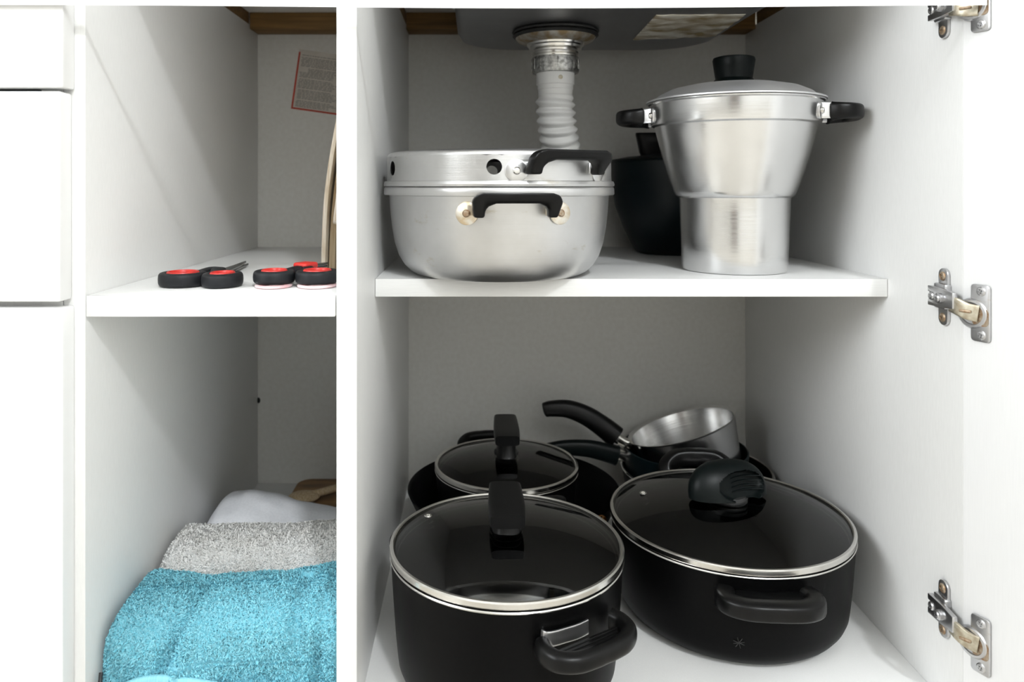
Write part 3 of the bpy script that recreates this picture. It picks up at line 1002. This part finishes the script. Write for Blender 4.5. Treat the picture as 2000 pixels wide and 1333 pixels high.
# ------------------------------------------------------------------ small pot with lid in a frying pan (back left)
P7 = (0.0500, 0.326, FL)
fp = thing('frying_pan', 'black frying pan on the cabinet floor, with the small lidded pot standing in it', 'pan', P7)
pot_body('body', fp, [(0.094, 0.0), (0.101, 0.003), (0.110, 0.018), (0.122, 0.042), (0.1315, 0.062), (0.133, 0.0655)], 0.0025, M['nonstick'], 112)
bm = bmesh.new()
c = polar(math.radians(48), 0.1305, 0, 0.0610)
ball(bm, 0.0060, (c.x, c.y, c.z), (1, 1, 0.9), 16)
tag(finish('rivet', bm, M['copper'], fp), 'coppery rivet')
P6 = (0.0405, 0.306, FL + 0.0026)
R6, H6 = 0.0875, 0.0930
p = thing('casserole_pot', 'small black pot behind the front casserole, back left, standing in a pan', 'cooking pot', P6)
pot_body('body', p, dark_pot_profile(R6, H6, 0.020, 0.90), 0.0022, M['nonstick'])
bm = bmesh.new()
lathe(bm, [(R6 - 0.0022, H6 - 0.0010), (R6 + 0.0007, H6 - 0.0010), (R6 + 0.0010, H6 - 0.0002), (R6 + 0.0005, H6 + 0.0004), (R6 - 0.0022, H6 + 0.0006)], 112, close=True)
finish('rim', bm, M['steel'], p)
for th in (math.radians(195), math.radians(15)):
    loop_handle(p, th, R6, 0.0800, 0.032, 0.028, super_section(0.0065, 0.0070, 24, 2.6), M['bake'], 8, 0.55)
inner_band(p, R6, H6)
inside_rivets(p, math.radians(194), R6 - 0.005, 0.079, 0.0100)
l6 = glass_lid('glass_lid', 'smallest glass lid with black bar knob, on the small pot at the back', (P6[0], P6[1], P6[2] + H6 + 0.0015), R6, 0.015)
bar_knob(l6, 0.015, 0.070, 0.031, 0.0500)


# ------------------------------------------------------------------ stacked pans at the back right
def pan_handle(parent, pts, w_, t_, m, ferrule=None, k=16):
    bm = bmesh.new()
    sweep(bm, spline(pts, k), super_section(t_, w_, 22, 2.6), (0, 0, 1), lambda t: (0.66 + 0.55 * t - 0.12 * t * t) * max(0.12, math.sqrt(max(0.0, 1 - (1 - min(1, t / 0.07)) ** 2))))
    h = finish('handle', bm, m, parent, angle=50)
    if ferrule:
        bm = bmesh.new()
        sweep(bm, spline(ferrule, 4), super_section(0.0068, 0.0085, 22, 2.4), (0, 0, 1), lambda t: 1.0 - 0.25 * t)
        tag(finish('ferrule', bm, M['steel'], h), 'bright steel ferrule')
    return h


P8 = (0.3000, 0.3920, FL)
pc = thing('frying_pan', 'dark pan with pale rim at the bottom of the stack, back right corner', 'pan', P8)
pot_body('body', pc, [(0.078, 0.0), (0.083, 0.003), (0.089, 0.020), (0.095, 0.045), (0.0985, 0.062)], 0.0025, M['nonstick'], 100)
bm = bmesh.new()
lathe(bm, [(0.0965, 0.0620), (0.0992, 0.0618), (0.1000, 0.0632), (0.0985, 0.0645), (0.0965, 0.0640)], 100, close=True)
tag(finish('rim', bm, M['steel'], pc), 'pale metal rim')

P9 = (0.2880, 0.4010, FL + 0.0027)
pb = thing('saucepan', 'dark green-black saucepan with long black handle, below the shiny tilted one', 'saucepan', P9)
pot_body('body', pb, [(0.062, 0.0), (0.070, 0.003), (0.0755, 0.012), (0.0790, 0.040), (0.0830, 0.086)], 0.0022, M['teal'], 100)
pan_handle(pb, [(-0.200, -0.016, 0.0845), (-0.170, -0.016, 0.0900), (-0.135, -0.015, 0.0890), (-0.104, -0.014, 0.0815), (-0.095, -0.013, 0.0790)], 0.0125, 0.0085, M['bake_green'],
           [(-0.096, -0.013, 0.0800), (-0.088, -0.012, 0.0780), (-0.078, -0.011, 0.0760)])

# shiny saucepan, tilted, resting in the dark one
P10 = Vector((0.3020, 0.3950, FL + 0.0590))
pa = thing('saucepan', 'shiny aluminium saucepan lying tilted on top of the stack, black curved handle', 'saucepan', P10)
tilt = math.radians(-17.5)
pa.rotation_euler = (math.radians(-5), tilt, math.radians(0))
pot_body('body', pa, [(0.052, 0.0), (0.058, 0.002), (0.0625, 0.008), (0.0665, 0.030), (0.0720, 0.0605), (0.0750, 0.0630)], 0.0018, M['alu_tall'], 100, 14)
pan_handle(pa, [(-0.174, -0.002, 0.1370), (-0.162, -0.002, 0.1360), (-0.140, -0.002, 0.1285), (-0.119, -0.001, 0.1120), (-0.101, 0.0, 0.0900), (-0.0900, 0.0, 0.0735)], 0.0140, 0.0105, M['bake'],
           [(-0.0930, 0, 0.0765), (-0.0850, 0, 0.0665), (-0.0740, 0, 0.0570)])

# ------------------------------------------------------------------ upper right shelf: aluminium casserole with steamer ring
P1 = (0.0262, 0.166, SH)
p = thing('aluminium_pot', 'wide worn aluminium pot with black bridge handle, under the steamer ring', 'cooking pot', P1)
pot_body('body', p, [(0.080, 0.0), (0.086, 0.0012), (0.0925, 0.0048), (0.0985, 0.0108), (0.1042, 0.0200), (0.1085, 0.0330), (0.1112, 0.0480), (0.1130, 0.0640), (0.1142, 0.0810),
                     (0.1145, 0.0816), (0.1192, 0.0822), (0.1198, 0.0832), (0.1196, 0.0885), (0.1190, 0.0897)], 0.0016, M['alu_worn'], 128)
bridge_handle(p, math.radians(5.6), 0.1145, 0.0850, 0.0385, 0.0240, 0.0190, rusty=True)
bridge_handle(p, math.radians(185.6), 0.1145, 0.0850, 0.0385, 0.0240, 0.0190, rusty=True)

p = thing('steamer_ring', 'shallow aluminium steamer top with round side holes, on the wide pot', 'steamer', (P1[0], P1[1], SH + 0.0906))
bm = bmesh.new()
nA = 360
prof = [(0.1185, 0.0), (0.1197, 0.0006), (0.1200, 0.0024), (0.1190, 0.0050), (0.1172, 0.0056)]
lathe(bm, prof + [(0.1150, 0.0056), (0.1150, 0.0)], 128, close=True)
lathe(bm, [(0.1165, 0.0292), (0.1162, 0.0310), (0.1150, 0.0328), (0.1128, 0.0342), (0.1095, 0.0348), (0.060, 0.0360), (0, 0.0365), (0, 0.0350), (0.060, 0.0345), (0.1090, 0.0333), (0.1130, 0.0315), (0.1148, 0.0292)], 128)
# side wall with real round holes: a polar grid whose cells inside each hole are dropped and whose edge is snapped to a circle
hole_r, hole_z = 0.0071, 0.0180
hole_a = [math.radians(-2.8 - 63 + 62 * k) for k in range(6)]
nz = 24
wv = {}


def snap(a, z):
    for ha in hole_a:
        d = (a - ha + PI) % (2 * PI) - PI
        x, y = d * 0.1165, z - hole_z
        q = math.hypot(x, y)
        if q < hole_r * 1.9 and q > 1e-6:
            cheb = max(abs(x), abs(y))
            # square ring of side 2*hole_r pulled onto the circle
            side = hole_r
            f = 1.0
            if cheb <= side * 1.9:
                circ = side / q * cheb / cheb
                wgt = max(0.0, 1 - abs(cheb - side) / (side * 0.9))
                f = (1 - wgt) + wgt * (cheb / q)
            x, y = x * f, y * f
            return ha + x / 0.1165, hole_z + y
    return a, z


angs = []
for k, ha in enumerate(hole_a):
    nxt = hole_a[(k + 1) % 6] + (2 * PI if k == 5 else 0)
    ar = hole_r / 0.1165
    angs += [ha - ar + 2 * ar * i / 10 for i in range(10)]
    a0, a1 = ha + ar, nxt - ar
    angs += [a0 + (a1 - a0) * i / 22 for i in range(22)]
zs = [0.0054] + [hole_z - hole_r + 2 * hole_r * i / 10 for i in range(11)] + [0.0262]
zs = sorted(set([0.0054, 0.0076, 0.0092] + [hole_z - hole_r + 2 * hole_r * i / 10 for i in range(11)] + [0.0272, 0.0292]))


def inside(a, z):
    for ha in hole_a:
        d = (a - ha + PI) % (2 * PI) - PI
        if abs(d * 0.1165) < hole_r and abs(z - hole_z) < hole_r:
            return True
    return False


for layer, rr in ((0, 0.1165), (1, 0.1150)):
    gvv = []
    for a in angs:
        colv = []
        for z in zs:
            a2, z2 = snap(a, z)
            colv.append(bm.verts.new((rr * math.sin(a2), -rr * math.cos(a2), z2)))
        gvv.append(colv)
    for i in range(len(angs)):
        j = (i + 1) % len(angs)
        aj = angs[j] + (2 * PI if j == 0 else 0)
        for q in range(len(zs) - 1):
            if inside((angs[i] + aj) / 2, (zs[q] + zs[q + 1]) / 2):
                continue
            f = (gvv[i][q], gvv[j][q], gvv[j][q + 1], gvv[i][q + 1])
            bm.faces.new(f if layer == 0 else tuple(reversed(f)))
finish('ring_wall', bm, M['alu_worn'], p, angle=30)
bridge_handle(p, math.radians(29), 0.1165, 0.0330, 0.0410, 0.0230, 0.0190)

# ------------------------------------------------------------------ tall stepped aluminium pot
P2 = (0.2835, 0.1945, SH)
p = thing('aluminium_pot', 'tall stepped aluminium pot narrowing to a cylinder, on the right of the shelf', 'cooking pot', P2)
k = 0.945
pot_body('body', p, [(0.0555 * k, 0.0), (0.0572 * k, 0.0006), (0.0580 * k, 0.0030), (0.0590 * k, 0.030), (0.0602 * k, 0.0600), (0.0608 * k, 0.0770), (0.0612 * k, 0.0788), (0.0632 * k, 0.0796), (0.0652 * k, 0.0815), (0.0672 * k, 0.0858), (0.0715 * k, 0.0970),
                     (0.0806 * k, 0.1244), (0.0885 * k, 0.1537), (0.0892 * k, 0.1556), (0.0925 * k, 0.1573), (0.0932 * k, 0.1594), (0.0945 * k, 0.1792), (0.0965 * k, 0.1804), (0.0968 * k, 0.1815)], 0.0014, M['alu_tall'], 144)
Rt = 0.0935 * k
for th in (math.radians(70), math.radians(250)):
    h = loop_handle(p, th, Rt + 0.008, 0.1675, 0.0260, 0.0225, super_section(0.0075, 0.0078, 22, 3.5), M['bake'], 8, 0.0)
    for s in (-1, 1):
        a = th + s * 0.030 / Rt
        c = polar(a, Rt + 0.0006, 0, 0.1680)
        ux, uy = math.sin(a), -math.cos(a)
        F = Matrix(((-uy, 0, ux, c.x), (ux, 0, uy, c.y), (0, 1, 0, c.z), (0, 0, 0, 1)))
        bm = bmesh.new()
        prism(bm, rounded(-0.0075, -0.0092, 0.0075, 0.0092, 0.0060), -0.0010, 0.0012, 0.0004, F)
        bb = polar(th, Rt + 0.0105, s * 0.0255, 0.1676)
        sweep(bm, [Vector((c.x, c.y, c.z)) + Vector((ux, uy, 0)) * 0.001, Vector((c.x, c.y, c.z)).lerp(bb, 0.5) + Vector((ux, uy, 0)) * 0.002, bb], super_section(0.0010, 0.0080, 14, 5), (0, 0, 1))
        finish('tab', bm, M['alu_tall'], h)
        bm = bmesh.new()
        lathe(bm, [(0.0036, 0.0012), (0.0036, 0.0020), (0.0028, 0.0034), (0, 0.0038)], 18, F)
        finish('rivet', bm, M['steel'], h)
lid = thing('metal_lid', 'domed aluminium lid with flared black knob, on the tall stepped pot', 'pot lid', (P2[0], P2[1], SH + 0.1820))
bm = bmesh.new()
lathe(bm, [(0, 0.0205), (0.020, 0.0203), (0.050, 0.0180), (0.068, 0.0140), (0.079, 0.0088), (0.0840, 0.0048), (0.0862, 0.0030), (0.0905, 0.0028), (0.0930, 0.0018), (0.0930, 0.0004), (0.0900, 0.0),
           (0.0860, 0.0008), (0.0780, 0.0074), (0.0675, 0.0124), (0.050, 0.0163), (0.020, 0.0188), (0, 0.0190)], 128)
finish('dome', bm, M['alu_satin'], lid, angle=35)
bm = bmesh.new()
lathe(bm, [(0, 0.0495), (0.0185, 0.0495), (0.0215, 0.0485), (0.0223, 0.0460), (0.0212, 0.0380), (0.0198, 0.0290), (0.0192, 0.0260), (0.0215, 0.0235), (0.0260, 0.0208), (0.0262, 0.0190), (0, 0.0190)], 56)
tag(finish('knob', bm, M['bake_green'], lid), 'flared black knob')

# ------------------------------------------------------------------ dark teal pot behind the tall one
P3 = (0.2700, 0.3980, SH)
p = thing('enamel_pot', 'dark teal pot narrowing to its base, half hidden behind the tall aluminium pot', 'cooking pot', P3)
pot_body('body', p, [(0.042, 0.0), (0.047, 0.0015), (0.052, 0.0070), (0.066, 0.0360), (0.0765, 0.0640), (0.0800, 0.0850), (0.0815, 0.1050), (0.0820, 0.1240)], 0.0022, M['teal'], 100)
lid = thing('pot_lid', 'dark teal lid with broad upright black grip, on the teal pot', 'pot lid', (P3[0], P3[1], SH + 0.1248))
bm = bmesh.new()
lathe(bm, [(0, 0.0100), (0.030, 0.0092), (0.060, 0.0060), (0.0820, 0.0020), (0.0832, 0.0008), (0.0820, 0.0), (0.060, 0.0030), (0, 0.0060)], 100)
finish('dome', bm, M['teal'], lid)
bm = bmesh.new()
sweep(bm, [Vector((0, 0, 0.007)), Vector((0, 0, 0.012)), Vector((0, 0, 0.024)), Vector((0, 0, 0.036)), Vector((0, 0, 0.0385))], super_section(0.051, 0.012, 28, 3.5), (0, 1, 0), lambda t: (0.82 + 0.2 * t - (0.05 if t > 0.95 else 0), 1.0 - (0.2 if t > 0.95 else 0)))
finish('grip', bm, M['bake'], lid, angle=50)


# ------------------------------------------------------------------ scissors on the upper left shelf
def ring_pts(cx, cy, a, b, rot, n=40):
    out = []
    for i in range(n):
        t = 2 * PI * i / n
        x, y = a * math.cos(t), b * math.sin(t)
        out.append(Vector((cx + x * math.cos(rot) - y * math.sin(rot), cy + x * math.sin(rot) + y * math.cos(rot), 0)))
    return out


def closed_sweep(bm, pts, sect, z):
    b2 = bmesh.new()
    n = len(pts)
    rings = []
    for i, p in enumerate(pts):
        tan = (pts[(i + 1) % n] - pts[i - 1]).normalized()
        side = tan.cross(Vector((0, 0, 1)))
        rings.append([b2.verts.new(p + side * a + Vector((0, 0, z + b))) for a, b in sect])
    m = len(sect)
    for i in range(n):
        a, b = rings[i], rings[(i + 1) % n]
        for q in range(m):
            r = (q + 1) % m
            b2.faces.new((a[q], a[r], b[r], b[q]))
    bmesh.ops.recalc_face_normals(b2, faces=b2.faces[:])
    merge(bm, b2)


def scissors(label, loc, rz, rings, pivot, tip, zh, base=False, redcap=False, zt=0.006):
    s = thing('scissors', label, 'scissors', loc, rz, 'scissors on the upper left shelf')
    for k, (cx, cy, a, b, rot) in enumerate(rings):
        bm = bmesh.new()
        closed_sweep(bm, ring_pts(cx, cy, a, b, rot), super_section(0.0042, zh / 2, 18, 3), zh / 2 + 0.0002 + (0.003 if base else 0))
        z0 = zh * 0.62 + (0.003 if base else 0)
        sg = 1 if k == 0 else -1
        st = Vector((cx + sg * a * 0.55, cy + b * 0.80, z0))
        sweep(bm, spline([st, st.lerp(Vector((pivot[0], pivot[1], z0 + .001)), 0.55) + Vector((sg * 0.002, 0, 0.0015)), Vector((pivot[0] - sg * 0.001, pivot[1] + 0.006, z0))], 5), super_section(0.0068, zh * 0.36, 16, 3), (0, 0, 1), lambda t: 1 - 0.3 * t)
        h = finish('handle', bm, M['grip'], s, angle=50)
        bm = bmesh.new()
        closed_sweep(bm, ring_pts(cx, cy, a - 0.0042, b - 0.0042, rot), super_section(0.0016, zh / 2 + 0.0004, 14, 3), zh / 2 + 0.0006 + (0.003 if base else 0))
        tag(finish('grip_lining', bm, M['red'], h), 'red lining')
        if base:  # pale pink ring, lower and further forward than the grip
            bm = bmesh.new()
            closed_sweep(bm, ring_pts(cx + 0.001, cy - 0.006, a * 0.96, b * 0.96, rot), super_section(0.0026, 0.0014, 12, 2.5), 0.0016)
            tag(finish('pink_ring', bm, M['pink'], h), 'pale pink ring below')
    for k in (-1, 1):
        bm = bmesh.new()
        d = Vector((tip[0] - pivot[0], tip[1] - pivot[1]))
        L = d.length
        ang = math.atan2(d.y, d.x) - PI / 2 + k * 0.022
        zz = zt + 0.0014 * (k + 1)
        prism(bm, [(-0.0062, -0.012), (0.0062, -0.012), (0.0066, 0.010), (0.0040 + k * 0.002, L * 0.6), (0.0006 + k * 0.001, L), (-0.0006 + k * 0.001, L), (-0.0040 + k * 0.002, L * 0.6), (-0.0066, 0.010)], zz, zz + 0.0022, 0.0004, T(pivot[0], pivot[1], 0) @ RZ(ang), 1)
        finish('blade', bm, M['blade'], s)
    bm = bmesh.new()
    if redcap:
        box(bm, (-0.0085, -0.009, 0), (0.0085, 0.009, 0.0062), 0.0022, 3, T(pivot[0], pivot[1] - 0.010, zt + 0.0030) @ RZ(-0.5))
        tag(finish('pivot_cap', bm, M['red'], s), 'red pivot cap')
    else:
        lathe(bm, [(0, 0.0022), (0.0030, 0.0020), (0.0040, 0.0008), (0.0040, 0)], 20, T(pivot[0], pivot[1], zt + 0.0050))
        finish('pivot_screw', bm, M['blade'], s)
    return s


scissors('black and red scissors at the left, blades pointing to the back of the shelf', (-0.248, 0.062, SH), 0.0,
         [(-0.0178, 0.001, 0.0172, 0.0180, 0.25), (0.0200, -0.004, 0.0136, 0.0165, -0.1)], (-0.003, 0.052), (-0.0085, 0.164), 0.0125, zt=0.0015)
scissors('short black and red scissors with red pivot cap, beside the divider', (-0.161, 0.060, SH), 0.0,
         [(-0.0205, 0.0, 0.0146, 0.0165, 0.15), (0.0185, 0.001, 0.0156, 0.0170, -0.1)], (0.000, 0.046), (0.012, 0.080), 0.0115, base=True, redcap=True, zt=0.009)


# ------------------------------------------------------------------ thin boards leaning on the divider
def leaning_board(name, label, y0, y1, xs, thick, m, round_bottom=False):
    """xs: x of the left face at heights 0, h/2 and h above the shelf"""
    o = thing(name, label, 'board', (0, 0, SH))
    bm = bmesh.new()
    prof = spline(xs, 10)
    n = len(prof)
    ys = [y0 + (y1 - y0) * j / 8 for j in range(9)]
    grid = []
    for i, p_ in enumerate(prof):
        row_ = []
        for j, y in enumerate(ys):
            yy = y
            zz = p_.z
            if round_bottom and j == 0:
                yy = y + 0.03 * max(0, 1 - i / (n * 0.25)) ** 2
            row_.append((p_.x, yy, zz))
        grid.append(row_)
    A = [[bm.verts.new(c) for c in r] for r in grid]
    B = [[bm.verts.new((c[0] + thick, c[1], c[2])) for c in r] for r in grid]
    for i in range(n - 1):
        for j in range(8):
            bm.faces.new((A[i][j], A[i + 1][j], A[i + 1][j + 1], A[i][j + 1]))
            bm.faces.new((B[i][j], B[i][j + 1], B[i + 1][j + 1], B[i + 1][j]))
        for j, fl in ((0, 0), (8, 1)):
            bm.faces.new((A[i][j], B[i][j], B[i + 1][j], A[i + 1][j]))
    for i in (0, n - 1):
        for j in range(8):
            bm.faces.new((A[i][j], A[i][j + 1], B[i][j + 1], B[i][j]))
    bmesh.ops.recalc_face_normals(bm, faces=bm.faces[:])
    finish('panel', bm, m, o, angle=40)
    return o


leaning_board('thin_board', 'tall pale plywood board, outermost of the boards leaning on the divider', 0.158, 0.43,
              [(-0.1590, 0, 0.0002), (-0.1560, 0, 0.075), (-0.1470, 0, 0.140), (-0.1335, 0, 0.205)], 0.0042, M['ply'])
leaning_board('thin_board', 'tan board between the pale ones leaning on the divider', 0.172, 0.42,
              [(-0.1535, 0, 0.0002), (-0.1508, 0, 0.060), (-0.1420, 0, 0.130), (-0.1310, 0, 0.180)], 0.0060, M['ply_dark'])
leaning_board('thin_board', 'short pale board with rounded lower corner, nearest the divider', 0.150, 0.41,
              [(-0.1455, 0, 0.050), (-0.1440, 0, 0.062), (-0.1370, 0, 0.120), (-0.1265, 0, 0.185)], 0.0045, M['ply'], True)


# ------------------------------------------------------------------ towels in the lower left compartment
def towel(name, label, m, x0, x1, yc, hy, h, seed, nu, nv, e=2.8, left_round=0.5, right_round=0.0, fluff=0.0, tops=None, wrinkle=0.004, tilt=0.0, pile=0, pile_len=0.003, creases=()):
    o = thing(name, label, 'towel', (0, 0, FL + 0.0004))
    U = np.linspace(0, 1, nu)
    verts = np.zeros((nu, nv, 3))
    for i, u in enumerate(U):
        f = 1.0
        if left_round:
            q = min(1, u / left_round)
            f *= (1 - (1 - q) ** 2.6) ** (1 / 2.2) if q < 1 else 1
        if right_round:
            q = min(1, (1 - u) / right_round)
            f *= (1 - (1 - q) ** 2.6) ** (1 / 2.2) if q < 1 else 1
        f = max(f, 0.02)
        th_ = tops(u) if tops else 1.0
        for j in range(nv):
            a = 2 * PI * j / nv
            c, s = math.cos(a), math.sin(a)
            y = math.copysign(abs(c) ** (2 / e), c) * hy * (0.55 + 0.45 * f)
            z = math.copysign(abs(s) ** (2 / e), s) * h / 2
            z = (z + h / 2) * (f if z > 0 else 1 - (1 - f) * 0.3) * th_
            x = x0 + (x1 - x0) * u
            d = noise.noise((x * 16 + seed, y * 16, z * 22)) * wrinkle + noise.noise((x * 45 + seed, y * 45 + 9, z * 50)) * wrinkle * 0.35
            if fluff:
                d += noise.noise((x * 420, y * 420 + seed, z * 420)) * fluff + noise.noise((x * 900 + 3, y * 900, z * 900)) * fluff * 0.5
            for cx0, cz0, cx1, cz1, wd, dep in creases:
                t_ = max(0.0, min(1.0, (z - cz0) / (cz1 - cz0)))
                q_ = (x - (cx0 + (cx1 - cx0) * t_)) / wd
                fade = math.sin(PI * max(0.02, min(0.98, (z - cz0) / (cz1 - cz0)))) ** 0.5 if y < 0.02 else 0
                d -= dep * math.exp(-q_ * q_) * fade
                d += dep * 0.4 * math.exp(-(q_ - 1.9) ** 2) * fade
            nrm = Vector((0, c, s))
            zz = max(z + nrm.z * d, 0.0)
            verts[i, j] = (x, yc + y + nrm.y * d + tilt * z, zz)
    V = verts.reshape(-1, 3)
    V[:, 0] = np.maximum(V[:, 0], XL + 0.0015)
    F = []
    for i in range(nu - 1):
        b0, b1 = i * nv, (i + 1) * nv
        for j in range(nv):
            k2 = (j + 1) % nv
            F.append((b0 + j, b0 + k2, b1 + k2, b1 + j))
    F.append(tuple(range(nv)))
    F.append(tuple(range((nu - 1) * nv, nu * nv)))
    body = raw('folded_cloth', V.tolist(), F, m, o)
    bm = bmesh.new()
    bm.from_mesh(body.data)
    bmesh.ops.recalc_face_normals(bm, faces=bm.faces[:])
    bm.to_mesh(body.data)
    bm.free()
    body.data.update()
    if pile:
        # terry loops: short bent blades on the part that faces the front and the top
        n_ = np.array([tuple(v.normal) for v in body.data.vertices])
        ok = np.where((n_[:, 1] < 0.35) & (V[:, 2] > 0.004) & (V[:, 0] > XL + 0.004) & (V[:, 0] < XD0 - 0.004))[0]
        pick = np.random.choice(ok, pile)
        base = V[pick] + np.random.uniform(-0.0006, 0.0006, (pile, 3))
        nn = n_[pick]
        rnd = np.random.normal(0, 1, (pile, 3))
        side = np.cross(nn, rnd)
        side /= np.linalg.norm(side, axis=1)[:, None] + 1e-9
        drift = np.cross(side, nn)
        wdt = 0.00048
        ln = pile_len * np.random.uniform(0.6, 1.2, (pile, 1))
        p0, p1 = base - side * wdt, base + side * wdt
        mid = base + nn * ln * 0.7 + drift * ln * 0.25
        p2, p3 = mid - side * wdt, mid + side * wdt
        p4 = base + nn * ln * 0.75 + drift * ln * 0.9
        allv = np.stack([p0, p1, p2, p3, p4], 1).reshape(-1, 3)
        idx = np.arange(pile) * 5
        faces = []
        for b in idx.tolist():
            faces.append((b, b + 1, b + 3, b + 2))
            faces.append((b + 2, b + 3, b + 4))
        allv[:, 2] = np.maximum(allv[:, 2], 0.0002)
        tag(raw('terry_pile', allv.tolist(), faces, m, o), kind='stuff')
    return o


bt = towel('folded_towel', 'turquoise terry towel folded in front of the white ones, lower left', M['blue'], XL + 0.002, XD0 - 0.0008, 0.066, 0.050, 0.0800, 3.0, 330, 260, 3.2, 0.06, 0.0, 0.0009,
           lambda u: 0.86 + 0.14 * min(1, u * 1.3) ** 0.7 + 0.012 * math.sin(u * 9), 0.0055, 0.0, 80000, 0.0030, [(-0.270, 0.016, -0.246, 0.082, 0.0060, 0.0100), (-0.150, 0.040, -0.157, 0.105, 0.008, 0.0080), (-0.138, -0.01, -0.130, 0.075, 0.006, 0.0090)])
bm = bmesh.new()                                        # sewn hem, an arched pale band low on the front
pts = [(-0.309, 0.0130, 0.010), (-0.290, 0.0115, 0.0215), (-0.268, 0.0105, 0.0265), (-0.240, 0.0100, 0.0245), (-0.200, 0.0100, 0.0185), (-0.150, 0.0105, 0.0160), (-0.120, 0.0110, 0.0160)]
sweep(bm, spline(pts, 6), super_section(0.0030, 0.0042, 16, 3), (0, 0, 1))
tag(finish('hem', bm, M['blue_hem'], bt, angle=50), 'pale smooth hem')
towel('folded_towel', 'fluffy white terry towel folded behind the turquoise one', M['white_terry'], XL + 0.002, XD0 - 0.0008, 0.166, 0.046, 0.0790, 11.0, 300, 220, 2.6, 0.08, 0.0, 0.0010,
      lambda u: 0.97 + 0.05 * u + 0.12 * max(0, u - 0.8) / 0.2, 0.0040, 0.02, 45000, 0.0032)
towel('folded_cloth', 'smooth cool white cotton cloth heaped behind the fluffy white towel', M['cloth'], XL + 0.004, XD0 - 0.002, 0.276, 0.055, 0.0720, 23.0, 120, 110, 2.2, 0.14, 0.0, 0.0,
      lambda u: 1.0 - 0.34 * min(1, max(0, u - 0.22) / 0.5) - 0.08 * (1 - min(1, u / 0.2)), 0.0060)

bm = bmesh.new()
wb = thing('wooden_board', 'brown wooden board lying on the floor behind the white cloths', 'board', (-0.190, 0.418, FL))
prism(bm, rounded(-0.065, -0.060, 0.066, 0.060, 0.02), 0.0002, 0.016, 0.003)
finish('slab', bm, M['board'], wb)
bm = bmesh.new()
sp_ = thing('wooden_spoon', 'brown wooden spoon lying across the board behind the towels', 'spoon', (-0.190, 0.418, FL + 0.0162))
sweep(bm, spline([(-0.055, -0.030, 0.006), (-0.02, -0.012, 0.008), (0.02, 0.012, 0.011), (0.055, 0.030, 0.014)], 5), super_section(0.006, 0.005, 14), (0, 0, 1))
finish('shaft', bm, M['ply_dark'], sp_)
bm = bmesh.new()
ball(bm, 0.018, (-0.040, -0.022, 0.0065), (1.2, 0.9, 0.36), 20)
finish('spoon_bowl', bm, M['ply_dark'], sp_)

bm = bmesh.new()
cd = thing('power_cord', 'thin black cord poking out at the left of the turquoise towel', 'cord', (0, 0, FL))
sweep(bm, spline([(-0.3195, 0.000, 0.0018), (-0.3185, 0.004, 0.010), (-0.3165, 0.010, 0.020), (-0.3175, 0.016, 0.030)], 6), super_section(0.0016, 0.0016, 10), (0, 1, 0))
finish('cord', bm, M['cord'], cd)
